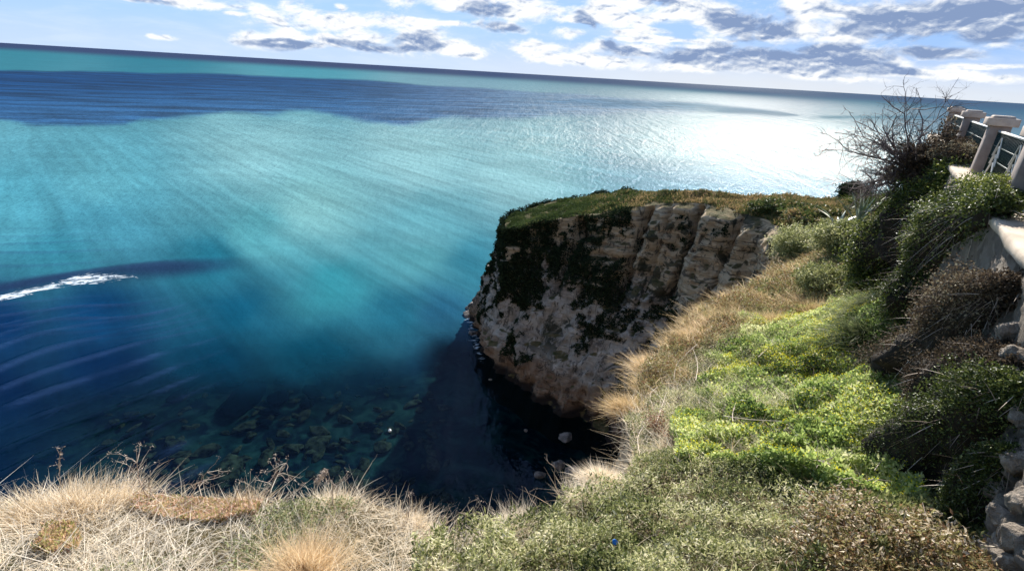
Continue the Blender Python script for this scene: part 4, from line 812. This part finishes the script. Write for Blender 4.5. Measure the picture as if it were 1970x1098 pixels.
vine([(1900, 545, .97), (1880, 560, .95), (1862, 590, .93)], [.14, .24, .2], 12000, .03, .02, M_vine, 'dark creeper tongue between the coping and the purplish creeper', 51, tr=(0, .9), strands=120, sl=.2)
vine([(1975, 690, .97), (1925, 680, .94), (1870, 700, .91), (1820, 740, .88), (1780, 800, .86)], [.12, .26, .36, .38, .28], 30000, .03, .018, M_vineb, 'dark reddish creeper filling the hollow above the largest mound', 52, tr=(0, .8), strands=250, sl=.25)
vine([(1960, 870, .95), (1915, 880, .92), (1880, 930, .89), (1850, 1000, .87)], [.10, .22, .26, .2], 20000, .026, .015, M_vine, 'small dark creeper fringe above the bottom stone heap', 53, tr=(0, 1.), strands=150, sl=.2)
p = aty(1838, 303, 13.0); shrub(p, (.5, .6, .32), 5000, .06, .03, M_vineb, 'brown creeper clump sprawling at the foot of the middle pillars', 46, tr=(.4, 1.3), name='creeper_clump', cat='vine')
p = aty(1925, 375, 7.9); shrub(p, (.45, .5, .22), 6000, .035, .022, M_vineg, 'yellow green creeper spilling over the coping between two pillars', 47, tr=(.3, 1.3), name='creeper_clump', cat='vine')
p = aty(1965, 372, 7.9); shrub(p, (.22, .3, .32), 3000, .03, .02, M_vine, 'dark ivy clump against the nearest pillar', 48, tr=(0, .5), name='creeper_clump', cat='vine')

# bare shrub: limbs fanning toward the sea
def bare(base, tips, seed):
    r3 = np.random.default_rng(seed); b = aty(*base); root = empty('bare_tree', b-np.array([0, 0, 1.2])); o3 = np.array([0, 0, 1.2]); limbs = []; twg = []
    def grow(p_, d, ln, r, lev):
        k = 6; pts_ = [p_]; dd_ = d
        for q in range(k-1): dd_ = unit(dd_+r3.normal(size=3)*.16+np.array([0, 0, -.01])); pts_.append(pts_[-1]+dd_*ln/(k-1))
        pts_ = np.array(pts_); (limbs if lev == 0 else twg).append((pts_-b+o3, np.linspace(r, r*.55, k)))
        if lev < 4:
            for q in range([6, 4, 3, 2][lev]):
                i0 = r3.integers(1, k); grow(pts_[i0], unit(dd_+r3.normal(size=3)*.62), ln*r3.uniform(.4, .65), r*.55, lev+1)
    for x, y, Yd in tips:
        t = aty(x, y, Yd); grow(b+r3.normal(size=3)*.08, unit(t-b), np.linalg.norm(t-b)*.8, .026, 0)
    V_, F_, T_ = tubes([(np.array([[0, 0, 0], [0.03, 0, .6], [0, 0, 1.25]]), [.07, .06, .05])], 8); mk('trunk', V_, F_, M_bark, root, tint=T_, smooth=True)
    V_, F_, T_ = tubes(limbs, 5); mk('branches', V_, F_, M_bark, root, tint=T_); V_, F_, T_ = tubes(twg, 3); mk('twigs', V_, F_, M_bark, root, tint=T_); return tag(root, 'leafless grey twiggy tree standing against the bright sea beside the brown thicket', 'tree')
bare((1765, 330, 14.2), [(1650, 345, 14), (1668, 370, 13.8), (1672, 270, 14.0), (1655, 265, 14.2), (1690, 330, 13.6), (1700, 385, 13.6),(1655, 290, 14.0), (1650, 310, 14.3), (1665, 390, 14.0), (1720, 250, 13.6), (1680, 230, 14.0), (1662, 330, 15.6), (1680, 255, 16), (1705, 222, 15.5), (1745, 225, 16), (1775, 235, 16), (1660, 370, 15.8), (1690, 350, 15), (1730, 260, 15), (1805, 215, 16.4), (1690, 300, 16.5)], 12)
bare_twig = stalk((1800, 380), (1795, 182), 88, 'tall thin bare shoot rising above the bare tree beside the farthest pillar', 9, 0, r0=.022, grp=None, name='bare_shoot', tw=.22)

# agaves
def agave(px, py, n, L, lab, seed, tilt, W=.16):
    r3 = np.random.default_rng(seed); b = surf_px(px, py); root = empty('agave', b)
    for q in range(n):
        a = q*2.4+r3.uniform(-.2, .2); e = r3.uniform(*tilt); D = np.array([math.cos(a)*math.cos(e), math.sin(a)*math.cos(e), math.sin(e)]); side = unit(np.cross(D, [0, 0, 1.])); up = np.cross(side, D); k = 9; ln = L*r3.uniform(.75, 1.1); V_ = []
        for s in np.linspace(0, 1, k):
            w = W*(.55+1.1*s*(1-s)*2)*(1-s**3) if s < 1 else .004; c = D*ln*s+np.array([0, 0, -.18*ln*s*s])
            V_ += [c-side*w/2+up*w*.22, c-up*.02, c+side*w/2+up*w*.22, c-up*.035*(1-s)]
        V_ = np.array(V_); Fc = []
        for j in range(k-1):
            for x in range(4): Fc.append((4*j+x, 4*j+(x+1) % 4, 4*j+4+(x+1) % 4, 4*j+4+x))
        mk('leaf', V_, np.array(Fc), M_agave, root, tint=np.full(len(V_), .95 if r3.random() < .45 else r3.uniform(.1, .6)), smooth=True)  # some leaves pale throughout: sunlit faces put into the leaf colour
    return tag(root, lab, 'agave', 'agaves at the neck of the headland')
agave(1650, 432, 14, 2.3, 'agave with the tallest pale upright leaves at the neck of the headland', 1, (.7, 1.35))
agave(1612, 436, 12, 1.7, 'lower agave with a pale leaf pointing left', 2, (.3, .9))
for k, (x, y, lab) in enumerate([(1690, 410, 'spiky green clump right of the tallest agave'), (1665, 395, 'spiky green clump just behind the tallest agave'), (1715, 385, 'spiky green clump touching the brown thicket')]):
    p = surf_px(x, y); tussock(x, y, 700, (.6, 1.3), .035, M_vineg, lab, .35, (.1, .8), s=.8, group='spiky clumps at the neck', name='spiky_clump')

# ------------------------------------------------------------------ promenade wall, coping, balustrade
def cell(P2, sc_, s):
    Q = P2*sc_; I = np.floor(Q); best = np.full(len(Q), 9.); sec = np.full(len(Q), 9.); idv = np.zeros(len(Q))
    for a_ in (-1, 0, 1):
        for b_ in (-1, 0, 1):
            J = I+[a_, b_]; z0 = J[:, 0]*0; c = J+np.column_stack([_h(J[:, 0], J[:, 1], z0, s), _h(J[:, 0], J[:, 1], z0, s+1)])*.9; d = np.hypot(*(Q-c).T); h_ = _h(J[:, 0], J[:, 1], z0, s+2)
            nb = d < best; sec = np.where(nb, best, np.minimum(sec, d)); idv = np.where(nb, h_, idv); best = np.where(nb, d, best)
    return best, sec, idv
def wall_face():
    seg = WALL[2:8]; L_ = np.concatenate([[0], np.cumsum(np.linalg.norm(np.diff(seg, axis=0), axis=1))]); u_ = np.arange(0, min(L_[-1], 24), .035); C_ = np.column_stack([np.interp(u_, L_, seg[:, 0]), np.interp(u_, L_, seg[:, 1])])
    T_ = unit(np.gradient(C_, axis=0)); N_ = np.column_stack([-T_[:, 1], T_[:, 0]]); z_ = np.arange(20.2, 23.50, .035); UU, ZZ = np.meshgrid(u_, z_, indexing='ij'); q = np.column_stack([UU.ravel(), ZZ.ravel()*1.35])
    f1, f2, idv = cell(q+(fbm(q, 3.5, 3, 131)-.5)[:, None]*.35, 5.2, 132); up = sst(22.6, 22.9, ZZ.ravel()+(fbm(q, .8, 2, 133)-.5)*.6)
    st_ = sst(0, .30, f2-f1)*.05+idv*.07-.05+(fbm(q, 7., 5, 137)-.5)*.11; ren = (fbm(q, 3.2, 6, 134, .6)-.5)*.16; dsp = st_*(1-up)+ren*up+.03; batter = (23.5-ZZ.ravel())*.02
    CC = np.repeat(C_, len(z_), 0); NN = np.repeat(N_, len(z_), 0); V_ = np.column_stack([CC+NN*(dsp+batter)[:, None], ZZ.ravel()]); nz_ = len(z_); i_ = (np.arange(len(u_)-1)[:, None]*nz_+np.arange(nz_-1)[None]).ravel()
    return V_, np.stack([i_, i_+nz_, i_+nz_+1, i_+1], 1), np.clip(idv*.7+.3*up+(f2-f1 < .06)*-.5*(1-up), 0, 1)
m, nt = newmat('rubble_wall'); g = G(nt); pos = g.n('ShaderNodeNewGeometry').outputs['Position']
c = g.ramp(g.m('ADD', g.m('MULTIPLY', g.attr('tint'), .6), g.m('MULTIPLY', g.noise(pos, 6, 7, .7), .5)), [(.15, (.035, .028, .022)), (.35, (.14, .115, .09)), (.6, (.27, .225, .18)), (.9, (.42, .36, .29))])
p = g.n('ShaderNodeBsdfPrincipled'); g.put(p.inputs['Base Color'], c); p.inputs['Roughness'].default_value = .9; p.inputs['Specular IOR Level'].default_value = .2; g.put(p.inputs['Normal'], g.bump(g.noise(pos, 11, 10, .8), 1.0, .10))
o = g.n('ShaderNodeOutputMaterial'); nt.links.new(p.outputs[0], o.inputs[0]); M_wall = m
root = empty('promenade_wall', (7, 8, 22)); off = np.array([7, 8, 22.])
V_, F_, T_ = wall_face(); mk('stone_face', V_-off, F_, M_wall, root, tint=T_, smooth=True)
def offset(path, d):
    T_ = np.diff(path, axis=0); T_ = unit(T_); N_ = np.column_stack([T_[:, 1], -T_[:, 0]]); out = []
    for k in range(len(path)):
        if k == 0: n_ = N_[0]; s_ = 1
        elif k == len(path)-1: n_ = N_[-1]; s_ = 1
        else: n_ = unit(N_[k-1]+N_[k]); s_ = 1/max(.4, n_ @ N_[k])
        out.append(path[k]+n_*d*s_)
    return np.array(out)
cp = WALL[1:8]; k = len(cp); prof = [(-.06, 23.47), (-.09, 23.50), (-.09, 23.585), (-.06, 23.61), (.50, 23.61), (.50, 23.47)]
den_ = []
for j in range(k-1):
    nseg = max(1, int(np.linalg.norm(cp[j+1]-cp[j])/.12)); den_ += [cp[j]+(cp[j+1]-cp[j])*q/nseg for q in range(nseg)]
den_ = np.array(den_+[cp[-1]]); V_ = []
cpn = [offset(den_, d) for d, z_ in prof]
for q, (d, z_) in enumerate(prof):
    w_ = (fbm(np.column_stack([den_, np.full(len(den_), q*.1)]), 2.5, 3, 141)-.5)*.05
    V_.append(np.column_stack([cpn[q]+(cpn[q]-cpn[3])*0, np.full(len(den_), z_)+w_*.5])); V_[-1][:, :2] += (offset(den_, d+.02)-cpn[q])/.02*w_[:, None]*(q < 4)
V_ = np.stack(V_, 1).reshape(-1, 3); n6 = len(prof); i_ = np.arange(len(den_)-1)[:, None]*n6+np.arange(n6)[None]; j_ = np.arange(len(den_)-1)[:, None]*n6+(np.arange(n6)[None]+1) % n6
mk('coping', V_-off, np.stack([i_, i_+n6, j_+n6, j_], -1).reshape(-1, 4), M_coping, root)
tag(root, 'rough limestone retaining wall with a pale coping under the balustrade', 'wall')
pv = offset(WALL, .42); PV = np.column_stack([np.vstack([pv, [(60, -60), (-60, -60)]]), np.full(len(pv)+2, 23.56)])
res = delaunay_2d_cdt([Vector(q[:2]) for q in PV], [(k_, (k_+1) % len(PV)) for k_ in range(len(PV))], [], 1, 1e-5)
M_pave = solid('paving', (.26, .22, .18), (.40, .35, .29), 2, .9, .3); tag(mk('promenade_path', np.array([(*v[:], 23.56) for v in res[0]]), np.array(res[2]), M_pave), kind='structure')
# balustrade
ud = unit(np.array([16.8-9.68, 22.5-11.9])); nd_ = np.array([ud[1], -ud[0]]); rot = math.atan2(ud[1], ud[0]); b3 = np.array([9.56, 11.05]); SP = 2.55
root = empty('balustrade', (b3[0], b3[1], 23.6)); off = np.array([b3[0], b3[1], 23.6])
u2 = unit(np.array([9.68-5.46, 11.9-5.46]))
def along(s): return b3+ud*s if s > 0 else b3+u2*s
pil = [along(s_) for s_ in (-12, -8, -4, 0, 5.3, 11.2)]
for k_, c_ in enumerate(pil):
    rt = rot if k_ >= 3 else math.atan2(u2[1], u2[0])
    V_, F_, T_ = box(c_[0], c_[1], 23.60, 24.55, .19, .19, rt, .9, .9); po = bevel(mk('pillar', V_-off, F_, M_plaster, root), .012)
    V_, F_, T_ = join(box(c_[0], c_[1], 24.552, 24.70, .27, .25, rt), box(c_[0], c_[1], 24.702, 24.745, .20, .18, rt, .9, .9)); bevel(mk('pillar_cap', V_-off, F_, M_cap, po), .014)
for k_ in range(len(pil)-1):
    a_, b_ = pil[k_], pil[k_+1]; d_ = unit(b_-a_); L_ = np.linalg.norm(b_-a_)-.40; c_ = (a_+b_)/2; rt = math.atan2(d_[1], d_[0]); n_ = np.array([-d_[1], d_[0]])
    V_, F_, T_ = box(c_[0], c_[1], 23.72, 24.42, L_/2, .006, rt); fr_ = mk('railing_panel', V_-off, F_, M_green, root)
    bars = []; nb_ = int(L_/.115)
    for q in range(nb_+1):
        pc = c_+d_*(-L_/2+L_*q/nb_); bars.append(box(pc[0]+n_[0]*.012, pc[1]+n_[1]*.012, 23.70, 24.44, .008, .010, rt))
    for zz in (23.95, 24.19): bars.append(box(c_[0]+n_[0]*.030, c_[1]+n_[1]*.030, zz, zz+.02, L_/2, .006, rt))
    V_, F_, T_ = join(*bars); mk('bar_grille', V_-off, F_, M_green, fr_)
    for za, zb in ((24.445, 24.475), (23.665, 23.695)):
        V_, F_, T_ = box(c_[0], c_[1], za, zb, L_/2+.02, .03, rt); mk('rail', V_-off, F_, M_white, fr_)
    rods = []; nch = max(1, round(L_/1.9))
    def P3(s, z_): q = c_+d_*s+n_*.05; return [q[0], q[1], z_]
    for q in (range(nch) if k_ == 2 else ()):
        m_ = L_*((q+.5)/nch-.5); rods = []
        for sg in (-1, 1):
            for lv in range(4):
                z1 = 24.38-lv*.15; rods.append((np.array([P3(m_+sg*.04, z1), P3(m_+sg*(.04+.30), max(z1-.34, 23.71))]), [.011, .011]))
        V_, F_, T_ = tubes(rods, 6); mk('chevron_grille', V_-off, F_, M_white, fr_)
    
    dots = [box(*(c_+d_*s+n_*.045), z_, z_+.03, .02, .006, rt) for s in (-.8, .8) for z_ in (23.95, 24.2)]; V_, F_, T_ = join(*dots); mk('studs', V_-off, F_, M_white, fr_)
tag(root, 'balustrade of stone pillars with capped tops and dark green iron panels on the wall', 'balustrade')

# stones fallen at the wall foot, and the bottle cap
st = [(1945, 640, .16), (1960, 690, .15), (1915, 680, .13), (1958, 735, .14), (1960, 890, .14), (1920, 950, .12), (1895, 985, .14), (1935, 1000, .13), (1965, 1040, .16), (1925, 1060, .15), (1880, 1050, .10), (1950, 1085, .15), (1900, 1095, .13), (1965, 970, .13), (1965, 800, .12)]
stl = ['grey stone highest at the right border beside the brown creeper', 'pale block under the highest stone at the right border', 'smooth bluish stone poking out left of the pale block', 'rounded stone above the largest dark creeper', 'orange tinged stone at the right border above the bottom heap', 'narrow upright stone at the left top of the bottom heap', 'low pale stone left of the heap beside the shadow', 'middle stone of the bottom heap', 'large buff stone at the right border of the heap', 'mossy stone in the lower heap', 'small stone nearest the reddish shrub', 'whitish stone in the bottom right corner', 'pale stone on the bottom border', 'dark shaded stone behind the upright one', 'small stone half covered by the largest creeper']
for k_, ((x, y, s), lab) in enumerate(zip(st, stl)):
    P_ = wallpt(x, y, .955)
    Vr, Fr = rockmesh(400+k_, .8); so_ = mk('stone', Vr*s*.9, Fr, M_stone); so_.location = P_; so_.rotation_euler = (rng.uniform(0, 1), rng.uniform(0, 1), rng.uniform(0, 6)); tag(so_, lab, 'stone', 'stones at the foot of the wall')
p = surf_px(1183, 1042); d_ = ray(1183, 1042); p = p-unit(d_)*.55
bm = bmesh.new(); bmesh.ops.create_cone(bm, cap_ends=True, segments=24, radius1=.022, radius2=.020, depth=.014); e_ = [e for e in bm.edges if abs(e.verts[0].co.z-e.verts[1].co.z) < 1e-5]; bmesh.ops.bevel(bm, geom=e_, offset=.002, segments=2, affect='EDGES')
me = bpy.data.meshes.new('bottle_cap'); bm.to_mesh(me); bm.free(); me.materials.append(M_blue); bo = bpy.data.objects.new('bottle_cap', me); bo.location = p; bo.rotation_euler = (.75, .1, 0); sc.collection.objects.link(bo); tag(bo, 'bright blue round bottle cap caught in the green scrub at bottom centre', 'bottle cap')
print('plants', time.time()-T0)

# ------------------------------------------------------------------ world
def build_world():
    w = bpy.data.worlds.new('World'); sc.world = w; w.use_nodes = True; nt = w.node_tree; nt.nodes.clear(); g = G(nt)
    tc = g.n('ShaderNodeTexCoord').outputs['Generated']
    sky = g.n('ShaderNodeTexSky', sky_type='NISHITA'); sky.sun_disc = False; sky.sun_elevation = el; sky.sun_rotation = az
    sky.altitude = 50; sky.air_density = 1.0; sky.dust_density = .6; sky.ozone_density = 1.5
    s = g.n('ShaderNodeSeparateXYZ'); g.put(s.inputs[0], tc)
    u = g.m('ARCTAN2', s.outputs[0], s.outputs[1]); hyp = g.m('SQRT', g.m('ADD', g.m('MULTIPLY', s.outputs[0], s.outputs[0]), g.m('MULTIPLY', s.outputs[1], s.outputs[1])))
    v = g.m('DIVIDE', s.outputs[2], g.m('MAXIMUM', hyp, .05))
    c = g.n('ShaderNodeCombineXYZ'); g.put(c.inputs[0], u); g.put(c.inputs[1], v); uv = c.outputs[0]
    W_ = [(620, 38, 170, 22), (500, 78, 60, 17), (560, 72, 55, 18), (640, 78, 60, 18), (700, 72, 60, 20), (760, 66, 55, 24), (820, 74, 45, 24), (865, 86, 45, 10),
          (390, 6, 110, 12), (440, 22, 50, 7), (650, 12, 22, 8), (880, 8, 130, 14), (1000, 18, 150, 20), (950, 50, 75, 12), (1100, 36, 110, 9), (860, 48, 70, 8),
          (1180, 30, 120, 22), (1230, 60, 65, 9), (1090, 62, 40, 14), (1300, 20, 150, 26), (1420, 45, 130, 40), (1530, 60, 110, 40), (1640, 50, 110, 45), (1280, 78, 180, 7), (1600, 20, 200, 30),
          (1030, 95, 80, 14), (1140, 90, 60, 18), (1220, 95, 80, 16), (1350, 98, 110, 16), (1480, 105, 140, 20), (1620, 112, 160, 24), (1725, 125, 62, 24), (1400, 128, 160, 10), (1150, 115, 200, 10), (1200, 8, 100, 12),
          (1850, 45, 260, 52), (1820, 98, 100, 17), (1900, 125, 120, 10), (1900, 150, 140, 14), (1600, 150, 150, 9), (310, 72, 40, 7), (-250, 10, 200, 30), (2300, 60, 300, 60), (1060, 112, 90, 13), (1180, 122, 110, 12), (1320, 124, 120, 13), (1500, 135, 150, 13), (1800, 140, 160, 14), (1650, 138, 120, 12), (900, 100, 60, 9)]
    G_ = [(1430, 40, 75, 22), (1440, 68, 40, 22), (1495, 50, 38, 26), (1600, 98, 150, 14), (1500, 112, 190, 22), (1640, 120, 90, 22), (1820, 42, 230, 45), (1800, 100, 90, 15), (1340, 110, 120, 12), (1900, 20, 200, 40),
          (250, 2, 70, 7), (930, 20, 40, 12), (960, 52, 50, 8), (800, 84, 60, 14), (700, 86, 60, 8), (560, 86, 90, 8), (1125, 40, 18, 16), (1190, 100, 40, 10), (1170, 88, 25, 12), (1760, 135, 40, 10), (1270, 2, 40, 8), (2300, 60, 250, 50), (1740, 40, 150, 40), (1880, 60, 150, 40), (1560, 100, 120, 16)]
    def to_uv(x, y):
        d = ray(x, y); return math.atan2(d[0], d[1]), d[2]/math.hypot(d[0], d[1])
    def blobs(vec, L):
        acc = None
        for x, y, sx, sy in L:
            a, b = to_uv(x, y); k = 1/(1+((x-985)/1000)**2)/1000; su = sx*k*1.15; sv = sy*k*1.35
            q = g.v('SUBTRACT', vec, (a, b+.05*0, 0)); r_ = g.mapping(q, scale=(1/su, 1/sv, 0)); r_ = g.m('SUBTRACT', 1.0, g.v('LENGTH', r_))
            acc = r_ if acc is None else g.m('SMOOTH_MAX', acc, r_, .25) if False else g.m('MAXIMUM', acc, r_)
        return g.m('MAXIMUM', acc, -1.0)
    nv = g.v('MULTIPLY', uv, (1, 2.0, 1))
    wn = g.n('ShaderNodeTexNoise'); g.put(wn.inputs['Vector'], nv); wn.inputs['Scale'].default_value = 11; wn.inputs['Detail'].default_value = 2
    warp = g.v('MULTIPLY', g.v('SUBTRACT', wn.outputs['Color'], (.5, .5, .5)), (.10, .022, 0)); uvw = g.v('ADD', uv, warp)
    n1 = g.noise(nv, 11, 14, .64, .35)
    n1b = g.noise(g.v('ADD', nv, (-0.003, .008, 0)), 26, 6, .54, .3)
    n1c = g.noise(nv, 26, 6, .54, .3)
    n2 = g.noise(g.mapping(uv, scale=(1, 5, 1)), 9, 6, .6, .3)
    BW = blobs(uvw, W_); BG = blobs(uvw, G_)
    dens = g.m('ADD', g.m('MULTIPLY', g.m('MAXIMUM', BW, g.m('ADD', BG, .1)), .80), g.m('MULTIPLY', g.m('SUBTRACT', n1, .55), 2.2))
    alpha = g.rng(dens, .0, .46)
    relief = g.m('MULTIPLY', g.m('SUBTRACT', n1c, n1b), 3.6)
    gray = g.rng(g.m('ADD', g.m('MULTIPLY', BG, 1.5), g.m('MULTIPLY', g.m('SUBTRACT', n1c, .5), 1.7)), -.35, .95)
    core = g.rng(g.m('ADD', dens, g.m('MULTIPLY', g.m('SUBTRACT', n2, .5), .8)), .45, 1.2, 0, .55)
    shade = g.m('SUBTRACT', g.m('ADD', g.m('MULTIPLY', gray, .85), core), g.m('MULTIPLY', relief, 1.0), clamp=True)
    ccol = g.ramp(shade, [(0, (4.9, 4.95, 5.0)), (.3, (3.95, 4.15, 4.45)), (.6, (2.35, 2.75, 3.5)), (1, (1.15, 1.6, 2.6))])
    # high thin cloud
    thin = g.m('MULTIPLY', g.rng(n2, .40, .72, 0, .8), g.rng(v, .32, .04))
    hz = g.rng(v, .065, .0)                                    # pale sea haze low on the horizon
    base = g.n('ShaderNodeMix', data_type='RGBA'); 
    skyc = g.v('SCALE', sky.outputs[0], SKYK) if SKYK != 1 else sky.outputs[0]
    tint = g.mix(g.rng(u, -.6, .7), (1.77, 2.90, 4.52, 1), (0.92, 1.98, 4.10, 1))
    skyb = g.mix(g.rng(v, .5, .12, 0, .92), skyc, tint)
    skyb = g.mix(g.m('MULTIPLY', hz, .8), skyb, g.mix(g.rng(u, -.4, .45), (2.90, 3.61, 4.81, 1), (3.96, 4.10, 4.17, 1)))
    skyb = g.mix(g.m('MULTIPLY', thin, .4), skyb, (3.67, 4.17, 4.87, 1))
    hid = g.rng(v, .004, .02); alpha = g.m('MULTIPLY', alpha, g.m('MULTIPLY', hid, g.rng(v, .2, .15)))
    out = g.mix(alpha, skyb, ccol)
    bg = g.n('ShaderNodeBackground'); g.put(bg.inputs[0], out); bg.inputs[1].default_value = .099
    o = g.n('ShaderNodeOutputWorld'); nt.links.new(bg.outputs[0], o.inputs[0])
    w.cycles.sampling_method = 'MANUAL'; w.cycles.sample_map_resolution = 512
SKYK = 1
build_world()
print('done', time.time()-T0)
